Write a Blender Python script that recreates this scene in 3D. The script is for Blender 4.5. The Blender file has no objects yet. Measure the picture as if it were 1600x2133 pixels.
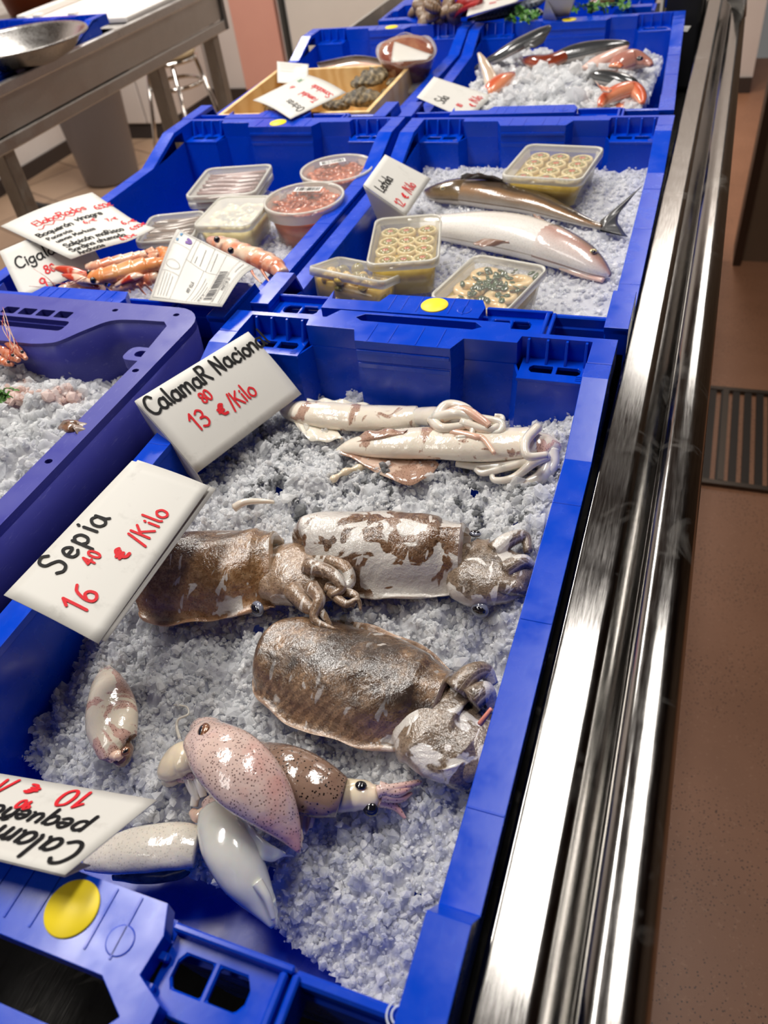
import bpy, bmesh, math, random
import numpy as np
from mathutils import Vector, Matrix, Euler
from mathutils.geometry import tessellate_polygon

# ------------------------------------------------------------------ scene, camera, world, lights
S = bpy.context.scene
COL = S.collection
RIM = 0.95                       # height of the crate rims above the floor; builder coordinates have the rim at z = 0
F_PX = 1626.8
CAM_LOC = Vector((0.4476, -0.0560, 0.3983))
CAM_ROT = Euler((0.8181, 0.1108, 0.3390), 'XYZ')
cam_d = bpy.data.cameras.new('camera'); cam = bpy.data.objects.new('camera', cam_d); COL.objects.link(cam)
cam.location = CAM_LOC + Vector((0, 0, RIM)); cam.rotation_euler = CAM_ROT
cam_d.sensor_fit = 'VERTICAL'; cam_d.sensor_height = 36.0; cam_d.sensor_width = 27.0
cam_d.lens = F_PX / 2133 * 36.0
cam_d.clip_start = 0.02
cam_d.dof.use_dof = True; cam_d.dof.focus_distance = 0.62; cam_d.dof.aperture_fstop = 9.0
S.camera = cam
S.view_settings.view_transform = 'Standard'; S.view_settings.look = 'None'
S.view_settings.gamma = 1.0; S.view_settings.exposure = 0.26
S.view_settings.use_curve_mapping = False
S.cycles.max_bounces = 8; S.cycles.transparent_max_bounces = 16
S.cycles.sample_clamp_indirect = 4.0
S.cycles.caustics_reflective = False; S.cycles.caustics_refractive = False

world = bpy.data.worlds.new('world'); S.world = world; world.use_nodes = True
wb = world.node_tree.nodes['Background']
wb.inputs[0].default_value = (1.0, 0.96, 0.92, 1); wb.inputs[1].default_value = 0.12

CEIL = 1.85                      # ceiling above the rim plane
# (x, y, width, length, watts) of the ceiling panels; work area back and aisle front ones are added fill
LAMPS = [(0.43, 1.15, 0.34, 1.1, 19), (0.43, 4.0, 0.34, 1.2, 12), (-0.75, 0.75, 0.34, 1.2, 30),
         (-1.6, 2.9, 0.34, 1.2, 46), (-0.75, -0.9, 0.34, 1.2, 7), (1.05, 3.4, 0.12, 1.0, 5)]
for i, (x, y, w, l, e) in enumerate(LAMPS):
    ld = bpy.data.lights.new('ceiling_panel_light', 'AREA'); ld.shape = 'RECTANGLE'
    ld.size = w; ld.size_y = l; ld.energy = e; ld.color = (1.0, 0.955, 0.90) if i < 5 else (1.0, .62, .32)
    lo = bpy.data.objects.new('ceiling_panel_light', ld); COL.objects.link(lo)
    lo.location = (x, y, CEIL - 0.06 + RIM)

RNG = np.random.default_rng(7)
random.seed(5)

# ------------------------------------------------------------------ helpers
CR = CAM_ROT.to_matrix()
def P(px, py, z=0.0):
    """point of the photograph on the horizontal plane at height z (rim coordinates)"""
    d = CR @ Vector(((px - 800) / F_PX, -(py - 1066.5) / F_PX, -1))
    return CAM_LOC + d * ((z - CAM_LOC.z) / d.z)
def PX(px, py, x):
    d = CR @ Vector(((px - 800) / F_PX, -(py - 1066.5) / F_PX, -1))
    return CAM_LOC + d * ((x - CAM_LOC.x) / d.x)
def PY(px, py, y):
    d = CR @ Vector(((px - 800) / F_PX, -(py - 1066.5) / F_PX, -1))
    return CAM_LOC + d * ((y - CAM_LOC.y) / d.y)
def mpp(p):                      # metres per photo pixel at a point
    return -((CR.transposed() @ (p - CAM_LOC)).z) / F_PX
def lin(r, g, b):
    f = lambda c: (c / 255 / 12.92) if c / 255 <= 0.04045 else ((c / 255 + 0.055) / 1.055) ** 2.4
    return (f(r), f(g), f(b), 1)

def tag(o, label=None, cat=None, group=None, kind=None):
    if label: o['label'] = label
    if cat: o['category'] = cat
    if group: o['group'] = group
    if kind: o['kind'] = kind
    return o
def root(name, loc, label, cat, rz=0.0, group=None):
    o = bpy.data.objects.new(name, None); COL.objects.link(o)
    o.empty_display_size = 0.02
    o.location = Vector(loc) + Vector((0, 0, RIM)); o.rotation_euler = (0, 0, rz)
    return tag(o, label, cat, group)
def copy_tree(o, parent=None):
    c = o.copy(); COL.objects.link(c)
    if parent: c.parent = parent
    for ch in [x for x in bpy.data.objects if x.parent == o]:
        copy_tree(ch, c)
    return c
def top_of(o):
    while o.parent: o = o.parent
    return o

def catmull(pts, n):
    """smooth curve through points (tuples of any length), n samples"""
    a = np.array([tuple(p) for p in pts], float); m = len(a)
    if m == 2:
        return [a[0] + (a[1] - a[0]) * t for t in np.linspace(0, 1, n)]
    e = np.vstack([2 * a[0] - a[1], a, 2 * a[-1] - a[-2]]); out = []
    for t in np.linspace(0, m - 1, n):
        i = min(int(t), m - 2); u = t - i
        p0, p1, p2, p3 = e[i], e[i + 1], e[i + 2], e[i + 3]
        out.append(0.5 * (2 * p1 + (p2 - p0) * u + (2 * p0 - 5 * p1 + 4 * p2 - p3) * u * u + (3 * p1 - p0 - 3 * p2 + p3) * u ** 3))
    return out

class MB:
    def __init__(s): s.v = []; s.f = []; s.m = []; s.uv = []; s.mi = 0
    def add(s, verts, faces, uvs=None):
        b = len(s.v); s.v += [tuple(v) for v in verts]
        s.uv += list(uvs) if uvs is not None else [(0, 0)] * len(verts)
        s.f += [tuple(b + i for i in f) for f in faces]; s.m += [s.mi] * len(faces)
        return s
    def box(s, a, b, M=None):
        (x0, y0, z0), (x1, y1, z1) = a, b
        v = [Vector(c) for c in ((x0, y0, z0), (x1, y0, z0), (x1, y1, z0), (x0, y1, z0), (x0, y0, z1), (x1, y0, z1), (x1, y1, z1), (x0, y1, z1))]
        if M: v = [M @ c for c in v]
        return s.add(v, [(0, 3, 2, 1), (4, 5, 6, 7), (0, 1, 5, 4), (1, 2, 6, 5), (2, 3, 7, 6), (3, 0, 4, 7)])
    def prism(s, poly, axis, a, b, holes=()):
        """polygon (with holes) extruded along an axis; poly in the two other axes in order (xyz without axis)"""
        loops = [list(poly)] + [list(h) for h in holes]
        def p3(q, h): 
            c = [q[0], q[1]]; c.insert(axis, h); return Vector(c)
        flat = [q for l in loops for q in l]; n = len(flat)
        tris = tessellate_polygon([[Vector((q[0], q[1], 0)) for q in l] for l in loops])
        v = [p3(q, a) for q in flat] + [p3(q, b) for q in flat]
        f = []
        for t in tris:
            f.append(tuple(t)); f.append(tuple(n + i for i in reversed(t)))
        k = 0
        for l in loops:
            m = len(l)
            for i in range(m):
                j = (i + 1) % m
                f.append((k + i, k + j, n + k + j, n + k + i))
            k += m
        return s.add(v, f)
    def rings(s, rings, closed=True, cap=True, uv=True):
        n = len(rings[0]); v = []; uvs = []
        for i, r in enumerate(rings):
            for j, q in enumerate(r):
                v.append(q); uvs.append((i / max(1, len(rings) - 1), j / n))
        f = []
        for i in range(len(rings) - 1):
            for j in range(n if closed else n - 1):
                k = (j + 1) % n
                f.append((i * n + j, i * n + k, (i + 1) * n + k, (i + 1) * n + j))
        if cap and closed:
            f.append(tuple(range(n - 1, -1, -1))); f.append(tuple((len(rings) - 1) * n + j for j in range(n)))
        return s.add(v, f, uvs)
    def tube(s, pts, rad, n=8, sm=0, up=None):
        if sm: pts = [Vector(p) for p in catmull(pts, sm)]
        pts = [Vector(p) for p in pts]; m = len(pts); rs = []
        R = rad if callable(rad) else (lambda t: rad)
        u = None
        for i, p in enumerate(pts):
            t = (pts[min(i + 1, m - 1)] - pts[max(i - 1, 0)])
            t = t.normalized() if t.length > 1e-9 else Vector((0, 0, 1))
            if u is None:
                u = t.orthogonal().normalized()
            u = (u - t * u.dot(t)); u = u.normalized() if u.length > 1e-6 else t.orthogonal().normalized()
            w = t.cross(u); r = R(i / max(1, m - 1))
            rs.append([p + (u * math.cos(a) + w * math.sin(a)) * r for a in [2 * math.pi * k / n for k in range(n)]])
        return s.rings(rs)
    def lathe(s, prof, c=(0, 0, 0), n=32, M=None, cap=True):
        rs = []
        for r, z in prof:
            ring = [Vector((r * math.cos(2 * math.pi * k / n), r * math.sin(2 * math.pi * k / n), z)) for k in range(n)]
            rs.append([(M @ q if M else q) + Vector(c) for q in ring])
        return s.rings(rs, cap=cap)
    def ball(s, c, r, M=None, n=12, sq=(1, 1, 1)):
        rs = []
        for i in range(n // 2 + 1):
            a = math.pi * i / (n // 2); a = min(max(a, 0.05), math.pi - 0.05)
            ring = [Vector((sq[0] * r * math.sin(a) * math.cos(2 * math.pi * k / n), sq[1] * r * math.sin(a) * math.sin(2 * math.pi * k / n), -sq[2] * r * math.cos(a))) for k in range(n)]
            rs.append([(M @ q if M else q) + Vector(c) for q in ring])
        return s.rings(rs)
    def build(s, name, mats, parent=None, smooth=True, bevel=0, seg=2, sub=0, solid=0, soff=-1, world=True, recentre=True, jitter=None, weld=False, autosmooth=None):
        me = bpy.data.meshes.new(name)
        v = np.array(s.v, float).reshape(-1, 3)
        if jitter is not None: v = jitter(v)
        off = np.zeros(3)
        if parent is not None:
            if world:
                t = top_of(parent); off = np.array(t.location) - np.array((0, 0, RIM))
        elif recentre and len(v):
            lo, hi = v.min(0), v.max(0); off = np.array(((lo[0] + hi[0]) / 2, (lo[1] + hi[1]) / 2, lo[2]))
        me.from_pydata((v - off).tolist(), [], s.f)
        if not isinstance(mats, (list, tuple)): mats = [mats]
        for m in mats: me.materials.append(m)
        if len(mats) > 1: me.polygons.foreach_set('material_index', s.m)
        uvl = me.uv_layers.new(name='UVMap')
        li = np.zeros(len(me.loops), int); me.loops.foreach_get('vertex_index', li)
        uvl.data.foreach_set('uv', np.array(s.uv, float)[li].ravel())
        bm = bmesh.new(); bm.from_mesh(me)
        if weld: bmesh.ops.remove_doubles(bm, verts=bm.verts, dist=1e-5)
        bmesh.ops.recalc_face_normals(bm, faces=bm.faces); bm.to_mesh(me); bm.free()
        me.polygons.foreach_set('use_smooth', [smooth] * len(me.polygons))
        o = bpy.data.objects.new(name, me); COL.objects.link(o)
        if parent is not None: o.parent = parent
        else: o.location = Vector(off) + Vector((0, 0, RIM))
        if solid:
            md = o.modifiers.new('solid', 'SOLIDIFY'); md.thickness = solid; md.offset = soff
        if bevel:
            md = o.modifiers.new('bevel', 'BEVEL'); md.width = bevel; md.segments = seg; md.limit_method = 'ANGLE'; md.angle_limit = 0.6
            md.harden_normals = False
        if sub:
            md = o.modifiers.new('sub', 'SUBSURF'); md.levels = sub; md.render_levels = sub
        return o

# ------------------------------------------------------------------ materials
class N:
    def __init__(s, name, base=(.8, .8, .8, 1), rough=.5, metal=0.0, **kw):
        s.mat = bpy.data.materials.new(name); s.mat.use_nodes = True
        s.t = s.mat.node_tree; s.b = s.t.nodes['Principled BSDF']
        s.set('Base Color', base); s.set('Roughness', rough); s.set('Metallic', metal)
        for k, v in kw.items(): s.set(k.replace('_', ' '), v)
    def n(s, t): return s.t.nodes.new(t)
    def l(s, a, b): s.t.links.new(a, b)
    def set(s, k, v):
        i = s.b.inputs[k]
        if hasattr(v, 'is_output'): s.l(v, i)
        else: i.default_value = v
    def inp(s, node, k, v):
        if hasattr(v, 'is_output'): s.l(v, node.inputs[k])
        else: node.inputs[k].default_value = v
    def coord(s, kind='Object', scale=(1, 1, 1), rot=(0, 0, 0)):
        c = s.n('ShaderNodeTexCoord'); m = s.n('ShaderNodeMapping')
        s.l(c.outputs[kind], m.inputs[0]); m.inputs['Scale'].default_value = scale; m.inputs['Rotation'].default_value = rot
        return m.outputs[0]
    def noise(s, co, scale, detail=3, rough=.55, dist=0.0):
        x = s.n('ShaderNodeTexNoise'); s.l(co, x.inputs[0])
        x.inputs['Scale'].default_value = scale; x.inputs['Detail'].default_value = detail
        x.inputs['Roughness'].default_value = rough; x.inputs['Distortion'].default_value = dist
        return x.outputs[0]
    def vor(s, co, scale, feature='F1', rnd=1.0):
        x = s.n('ShaderNodeTexVoronoi'); s.l(co, x.inputs[0]); x.feature = feature
        x.inputs['Scale'].default_value = scale; x.inputs['Randomness'].default_value = rnd
        return x.outputs[0]
    def wave(s, co, scale, dist=2.0, det=2, prof='SIN', dirn='X'):
        x = s.n('ShaderNodeTexWave'); s.l(co, x.inputs[0]); x.bands_direction = dirn; x.wave_profile = prof
        x.inputs['Scale'].default_value = scale; x.inputs['Distortion'].default_value = dist; x.inputs['Detail'].default_value = det
        return x.outputs[1]
    def ramp(s, fac, stops, interp='LINEAR'):
        r = s.n('ShaderNodeValToRGB'); r.color_ramp.interpolation = interp
        s.l(fac, r.inputs[0]); e = r.color_ramp.elements
        while len(e) < len(stops): e.new(0.5)
        for el, (p, c) in zip(e, stops):
            el.position = p; el.color = c if isinstance(c, (tuple, list)) else (c, c, c, 1)
        return r.outputs[0]
    def mix(s, fac, a, b, mode='MIX'):
        m = s.n('ShaderNodeMix'); m.data_type = 'RGBA'; m.blend_type = mode
        s.inp(m, 0, fac); s.inp(m, 6, a); s.inp(m, 7, b)
        return m.outputs[2]
    def math(s, op, a, b=0.0):
        m = s.n('ShaderNodeMath'); m.operation = op; s.inp(m, 0, a); s.inp(m, 1, b); return m.outputs[0]
    def sep(s, co):
        x = s.n('ShaderNodeSeparateXYZ'); s.l(co, x.inputs[0]); return x.outputs
    def bump(s, h, strength=.3, dist=.002):
        b = s.n('ShaderNodeBump'); s.l(h, b.inputs['Height']); b.inputs['Strength'].default_value = strength
        b.inputs['Distance'].default_value = dist; s.l(b.outputs[0], s.b.inputs['Normal']); s.l(b.outputs[0], s.b.inputs['Coat Normal'])
        return s

def plain(name, rgb, rough=.5, metal=0.0, **kw): return N(name, lin(*rgb), rough, metal, **kw).mat

def plastic(name, rgb, rgb2, rough=.3, wear=.5):
    m = N(name, rough=rough); co = m.coord()
    w = m.ramp(m.noise(co, 9, 5, .65), [(.35, 0.0), (.75, 1.0)])
    sc = m.ramp(m.noise(m.coord(scale=(40, 7, 40), rot=(0, 0, .5)), 8, 4, .7), [(.60, 0.0), (.72, wear)])
    c = m.mix(m.math('MULTIPLY', w, .5), lin(*rgb), lin(*rgb2))
    m.set('Base Color', m.mix(sc, c, lin(min(255, rgb2[0] + 45), min(255, rgb2[1] + 45), min(255, rgb2[2] + 25))))
    m.set('Roughness', m.ramp(m.noise(co, 30, 4), [(.3, rough - .14), (.75, rough + .08)]))
    m.set('Specular IOR Level', .36)
    return m.bump(m.noise(co, 60, 4), .12, .0006).mat
BLUE = plastic('blue crate plastic', (0, 58, 190), (0, 66, 200), .30, .06)
BLUE_H = plastic('blue crate edge plastic', (0, 62, 196), (2, 74, 208), .27, .15)
PURPLE = plastic('violet crate plastic', (60, 62, 150), (78, 80, 164), .42, .45)

def steel(name, base=.55, rough=.2, streak=(60, 3, 60), dirt=True, tint=(1, .97, .93)):
    m = N(name, metal=1.0); co = m.coord(scale=streak)
    st = m.noise(co, 12, 5, .7); sp = m.noise(m.coord(), 14, 5, .7)
    col = m.mix(m.ramp(st, [(.3, 0.0), (.7, 1.0)]), tuple(base * .82 * t for t in tint) + (1,), tuple(base * 1.1 * t for t in tint) + (1,))
    if dirt:
        sm = m.ramp(m.noise(m.coord(), 11, 4, .75, .6), [(.60, 0.0), (.72, .5)])
        col = m.mix(sm, col, (.30, .28, .25, 1))
        m.set('Metallic', m.ramp(sm, [(0, 1.0), (1, .55)]))
    m.set('Base Color', col)
    m.set('Roughness', m.ramp(m.mix(.5, st, sp), [(.3, rough * .6), (.7, rough * 1.9)]))
    return m.bump(st, .04, .0003).mat
STEEL = steel('worn stainless steel', .31, .12)
STEEL_B = steel('brushed bench steel', .58, .36, (3, 40, 40), False, (1, .96, .90))
STEEL_D = steel('shade darkened pan steel', .03, .5, (50, 3, 50))  # nearly black base: shade seen through the crate handle is in the colour
CHROME = plain('chrome', (205, 200, 195), .12, 1.0)
PAPER = N('white card', lin(226, 223, 216), .55)
_c = PAPER.coord(); PAPER.set('Base Color', PAPER.mix(PAPER.ramp(PAPER.noise(_c, 45, 5, .7), [(.60, 0.0), (.78, .35)]), lin(212, 210, 203), lin(150, 146, 138)))
PAPER.bump(PAPER.noise(_c, 20, 3), .1, .001); PAPER = PAPER.mat
INK_K = plain('black marker ink', (10, 10, 12), .6, Specular_IOR_Level=.2)
INK_R = plain('red marker ink', (214, 34, 44), .6, Specular_IOR_Level=.2)
INK_G = plain('green marker ink', (40, 140, 80), .5)
INK_GREY = plain('grey printed ink', (96, 96, 98), .6)
INK_P = plain('purple logo ink', (104, 66, 150), .5)
INK_T = plain('teal logo ink', (60, 130, 176), .5)
YELLOW = plain('yellow sticker', (255, 228, 36), .45)

def wet(name, rough=.22, sss=.12, coat=.6, **kw):
    m = N(name, rough=rough, Coat_Weight=coat, Coat_Roughness=.06, Subsurface_Weight=sss, Subsurface_Scale=.006, **kw)
    m.set('Subsurface Radius', (1.0, .45, .3))
    return m

# ice
def ice_mat(name, clear, rough, col, bs=.5):
    """translucent frosty ice: a share of the light goes straight through, the rest scatters and glints"""
    m = N(name, lin(*col), rough, IOR=1.31, Specular_IOR_Level=.7, Coat_Weight=.25, Coat_Roughness=.05)
    co = m.coord(); m.set('Roughness', m.ramp(m.noise(co, 120, 3), [(.35, rough * .6), (.7, rough * 1.6)]))
    m.bump(m.noise(co, 420, 4, .7), bs, .0012)
    tl = m.n('ShaderNodeBsdfTranslucent'); tl.inputs[0].default_value = lin(*col)
    tp = m.n('ShaderNodeBsdfTransparent'); tp.inputs[0].default_value = (.985, .988, .992, 1)
    m1 = m.n('ShaderNodeMixShader'); m1.inputs[0].default_value = .35; m.l(m.b.outputs[0], m1.inputs[1]); m.l(tl.outputs[0], m1.inputs[2])
    m2 = m.n('ShaderNodeMixShader'); m.l(m1.outputs[0], m2.inputs[1]); m.l(tp.outputs[0], m2.inputs[2])
    fr = m.n('ShaderNodeFresnel'); fr.inputs[0].default_value = 1.31
    m.l(m.math('MULTIPLY', m.math('SUBTRACT', 1.0, fr.outputs[0]), clear), m2.inputs[0])
    out = [x for x in m.t.nodes if x.type == 'OUTPUT_MATERIAL'][0]; m.l(m2.outputs[0], out.inputs[0])
    return m.mat
ICE_BASE = ice_mat('packed ice', .08, .34, (246, 247, 247), .7)
ICE_CHUNK = ice_mat('ice chips', .34, .16, (249, 249, 249), .35)
ICE_CLEAR = ice_mat('clear ice chips', .64, .07, (249, 250, 251), .25)
ICE_PINK = ice_mat('pink stained ice', .22, .22, (246, 226, 218))
ICE_INK = ice_mat('ink stained ice', .15, .2, (150, 152, 154))

def icosa():
    p = (1 + 5 ** .5) / 2
    v = np.array([(-1, p, 0), (1, p, 0), (-1, -p, 0), (1, -p, 0), (0, -1, p), (0, 1, p), (0, -1, -p), (0, 1, -p), (p, 0, -1), (p, 0, 1), (-p, 0, -1), (-p, 0, 1)], float) / 1.9
    f = np.array([(0, 11, 5), (0, 5, 1), (0, 1, 7), (0, 7, 10), (0, 10, 11), (1, 5, 9), (5, 11, 4), (11, 10, 2), (10, 7, 6), (7, 1, 8), (3, 9, 4), (3, 4, 2), (3, 2, 6), (3, 6, 8), (3, 8, 9), (4, 9, 5), (2, 4, 11), (6, 2, 10), (8, 6, 7), (9, 8, 1)])
    return v, f
ICO_V, ICO_F = icosa()
def rand_rot(n, rng):
    q = rng.normal(size=(n, 4)); q /= np.linalg.norm(q, axis=1)[:, None]
    w, x, y, z = q.T
    return np.stack([np.stack([1 - 2 * (y * y + z * z), 2 * (x * y - z * w), 2 * (x * z + y * w)], -1),
                     np.stack([2 * (x * y + z * w), 1 - 2 * (x * x + z * z), 2 * (y * z - x * w)], -1),
                     np.stack([2 * (x * z - y * w), 2 * (y * z + x * w), 1 - 2 * (x * x + y * y)], -1)], 1)
def vnoise(x, y, s, rng_seed):
    r = np.random.default_rng(rng_seed); g = r.random((64, 64))
    X, Y = x * s, y * s; i = np.floor(X).astype(int); j = np.floor(Y).astype(int); u = X - i; v = Y - j
    u = u * u * (3 - 2 * u); v = v * v * (3 - 2 * v)
    G = lambda a, b: g[a % 64, b % 64]
    return (G(i, j) * (1 - u) + G(i + 1, j) * u) * (1 - v) + (G(i, j + 1) * (1 - u) + G(i + 1, j + 1) * u) * v
def ice(name, label, box, zf, mask, seed, step=.004, n=6000, size=(.002, .006), big=.0, rough=.006, mats=None, floor=-.15, pink=None):
    """crushed ice: a knobbly packed bed plus thousands of loose chips, one uncountable mass"""
    rng = np.random.default_rng(seed); x0, y0, x1, y1 = box
    nx = int((x1 - x0) / step) + 1; ny = int((y1 - y0) / step) + 1
    X, Y = np.meshgrid(np.linspace(x0, x1, nx), np.linspace(y0, y1, ny))
    Xf, Yf = X.ravel(), Y.ravel()
    def h(x, y):
        z = np.array(zf(x, y), float)
        z = z + rough * 1.6 * (vnoise(x, y, 28, seed) - .5) + rough * (vnoise(x, y, 75, seed + 1) - .5) + rough * .65 * (vnoise(x, y, 170, seed + 2) - .5) + rough * .38 * (vnoise(x, y, 330, seed + 3) - .5)
        return z
    Z = h(Xf, Yf) - .002 + rng.normal(size=len(Xf)) * rough * .14
    M = mask(Xf, Yf)
    V = np.stack([Xf, Yf, np.maximum(Z, floor)], 1)
    a = np.arange(nx * ny).reshape(ny, nx)
    q = np.stack([a[:-1, :-1], a[:-1, 1:], a[1:, 1:], a[1:, :-1]], -1).reshape(-1, 4)
    q = q[M[q].all(1)]
    # loose chips
    cx = rng.uniform(x0, x1, n * 2); cy = rng.uniform(y0, y1, n * 2)
    k = mask(cx, cy); cx, cy = cx[k][:n], cy[k][:n]; n = len(cx)
    sz = rng.uniform(0, 1, n) ** 2.6 * (size[1] - size[0]) + size[0]
    if big: sz[rng.random(n) < .03] *= big
    an = rng.uniform(.45, 1.25, (n, 3)) * sz[:, None]
    R = rand_rot(n, rng)
    vj = ICO_V[None] * rng.uniform(.62, 1.25, (n, 12, 1)) * an[:, None, :]
    vj = np.einsum('nij,nkj->nki', R, vj)
    cz = h(cx, cy) + sz * rng.uniform(-.25, .45, n)
    vj[:, :, 0] += cx[:, None]; vj[:, :, 1] += cy[:, None]; vj[:, :, 2] += cz[:, None]
    vj[:, :, 0] = np.clip(vj[:, :, 0], x0, x1); vj[:, :, 1] = np.clip(vj[:, :, 1], y0, y1); vj[:, :, 2] = np.maximum(vj[:, :, 2], floor)
    F = (ICO_F[None] + (np.arange(n) * 12)[:, None, None] + len(V)).reshape(-1, 3)
    Vall = np.vstack([V, vj.reshape(-1, 3)])
    off = np.array(((x0 + x1) / 2, (y0 + y1) / 2, float(Vall[:, 2].min())))
    me = bpy.data.meshes.new(name)
    me.from_pydata((Vall - off).tolist(), [], q.tolist() + F.tolist())
    ms = mats or [ICE_BASE, ICE_CHUNK, ICE_CLEAR]
    for m in ms: me.materials.append(m)
    ci = np.where(rng.random(n) < .68, 2, 1)
    if pink is not None: ci = np.where((rng.random(n) < .8) & pink(cx, cy), 3, ci); 
    mi = np.concatenate([np.zeros(len(q), int), np.repeat(ci, 20)])
    if pink is not None: mi[:len(q)] = np.where(pink(Xf[q[:, 0]], Yf[q[:, 0]]), 3, 0)
    me.polygons.foreach_set('material_index', mi)
    me.polygons.foreach_set('use_smooth', np.concatenate([np.ones(len(q), bool), np.zeros(n * 20, bool)]))
    o = bpy.data.objects.new(name, me); COL.objects.link(o); o.location = Vector(off) + Vector((0, 0, RIM))
    return tag(o, label, 'ice', kind='stuff')

# ------------------------------------------------------------------ the room
def struct(name, mb, m, **kw):
    return tag(mb.build(name, m, **kw), kind='structure')
def terrazzo():
    m = N('brown terrazzo', rough=.45); co = m.coord()
    big = m.noise(co, 3.0, 4); sp = m.vor(co, 165); sp2 = m.noise(co, 150, 2)
    c = m.mix(m.ramp(big, [(.3, 0.0), (.7, 1.0)]), lin(150, 104, 76), lin(172, 122, 92))
    dots = m.math('MULTIPLY', m.ramp(sp, [(.17, 1.0), (.25, 0.0)]), m.ramp(m.noise(co, 7, 3), [(.36, 0.0), (.52, 1.0)]))
    c = m.mix(dots, c, lin(62, 38, 30)); c = m.mix(m.ramp(sp2, [(.62, 0.0), (.7, .35)]), c, lin(190, 146, 116))
    m.set('Base Color', c); return m.bump(sp2, .1, .001).mat
def tiles():
    m = N('beige floor tile', rough=.4); co = m.coord(rot=(0, 0, .4))
    b = m.n('ShaderNodeTexBrick'); m.l(co, b.inputs[0]); b.offset = 0; b.inputs['Scale'].default_value = 1.0
    b.inputs['Brick Width'].default_value = .33; b.inputs['Row Height'].default_value = .33; b.inputs['Mortar Size'].default_value = .006
    b.inputs['Color1'].default_value = lin(168, 140, 116); b.inputs['Color2'].default_value = lin(182, 154, 128); b.inputs['Mortar'].default_value = lin(120, 98, 80)
    m.set('Base Color', m.mix(m.ramp(m.noise(co, 6, 4), [(.4, 0.0), (.8, .4)]), b.outputs[0], lin(140, 112, 90))); return m.mat
def paint(name, rgb, rgb2, rough=.6):
    m = N(name, rough=rough); co = m.coord()
    m.set('Base Color', m.mix(m.ramp(m.noise(co, 2.2, 5), [(.35, 0.0), (.7, 1.0)]), lin(*rgb), lin(*rgb2)))
    return m.bump(m.noise(co, 90, 3), .06, .001).mat
FL = -.95
W_WHITE = paint('white wall paint', (226, 218, 212), (214, 204, 198))
W_PINK = paint('pink wall paint', (226, 168, 150), (218, 158, 142))
W_BROWN = paint('shaded hall paint', (128, 106, 86), (112, 92, 74))
struct('floor', MB().box((.2, -2.2, FL - .05), (3.2, 5.2, FL)), terrazzo(), smooth=False)
struct('floor.001', MB().box((-3.1, -2.2, FL - .05), (.2, 5.2, FL)), tiles(), smooth=False)
struct('ceiling', MB().box((-3.1, -2.2, CEIL), (3.2, 5.2, CEIL + .05)), paint('ceiling paint', (92, 78, 68), (82, 70, 60)), smooth=False)
struct('wall_left', MB().box((-3.05, -2.2, FL), (-2.95, 5.2, CEIL)), W_WHITE, smooth=False)
struct('wall_back', MB().box((-3.05, 4.6, FL), (.62, 4.7, CEIL)), W_WHITE, smooth=False)
struct('wall_right', MB().box((3.1, -2.2, FL), (3.2, 5.2, CEIL)), W_BROWN, smooth=False)
struct('wall_front', MB().box((-3.1, -2.3, FL), (3.2, -2.2, CEIL)), paint('hall end paint', (120, 92, 78), (104, 80, 66)), smooth=False)
struct('wall_partition', MB().box((.615, 2.74, FL), (3.1, 2.84, CEIL)), W_BROWN, smooth=False)
struct('trim_1', MB().box((.60, 2.70, FL), (.625, 2.86, CEIL)), plain('dark brown post', (62, 42, 30), .5), smooth=False)
BASEB = plain('dark skirting', (58, 48, 44), .5)
struct('baseboard_left', MB().box((-2.95, -2.2, FL), (-2.935, 4.6, FL + .07)), BASEB, smooth=False)
struct('baseboard_back', MB().box((-2.95, 4.585, FL), (.62, 4.6, FL + .07)), BASEB, smooth=False)
a = PY(492, 20, 4.58); b = PY(592, 20, 4.58)
struct('trim_2', MB().box((a.x - .03, 4.56, FL + .07), (b.x - .05, 4.6, CEIL)), W_PINK, smooth=False)
a = PY(605, 40, 4.58)
dr = MB().box((a.x, 4.56, FL), (a.x + .92, 4.6, FL + 2.1)).build('door_1', paint('white door', (222, 216, 208), (214, 208, 200), .4), smooth=False); tag(dr, kind='structure')
MB().box((a.x - .05, 4.555, FL), (a.x - .028, 4.6, FL + 2.15)).box((a.x - .012, 4.59, FL), (a.x, 4.6, FL + 2.1)).build('door_frame', plain('dark door seal', (60, 60, 58), .5), None, smooth=False)
o = bpy.data.objects['door_frame']; o.name = 'trim_3'; tag(o, kind='structure')

# ceiling lamps
for i, (x, y, w, l, e) in enumerate(LAMPS):
    far = ('over the front crates', 'over the far end of the counter', 'over the aisle between counter and bench', 'added as fill over the back of the work area', 'added as fill behind the front of the aisle', 'beside the far partition')[i]
    r = root('ceiling_lamp', (x, y, CEIL - .05), 'flat white ceiling light panel ' + far, 'ceiling light', group='ceiling light panels')
    MB().box((-w / 2 - .02, -l / 2 - .02, .012), (w / 2 + .02, l / 2 + .02, .05)).build('housing', plain('lamp housing', (220, 220, 220), .5), r, world=False, smooth=False, bevel=.003)
    MB().box((-w / 2, -l / 2, .004), (w / 2, l / 2, .011)).build('diffuser', plain('lamp diffuser', (240, 240, 236), .4), r, world=False, smooth=False)

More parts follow.
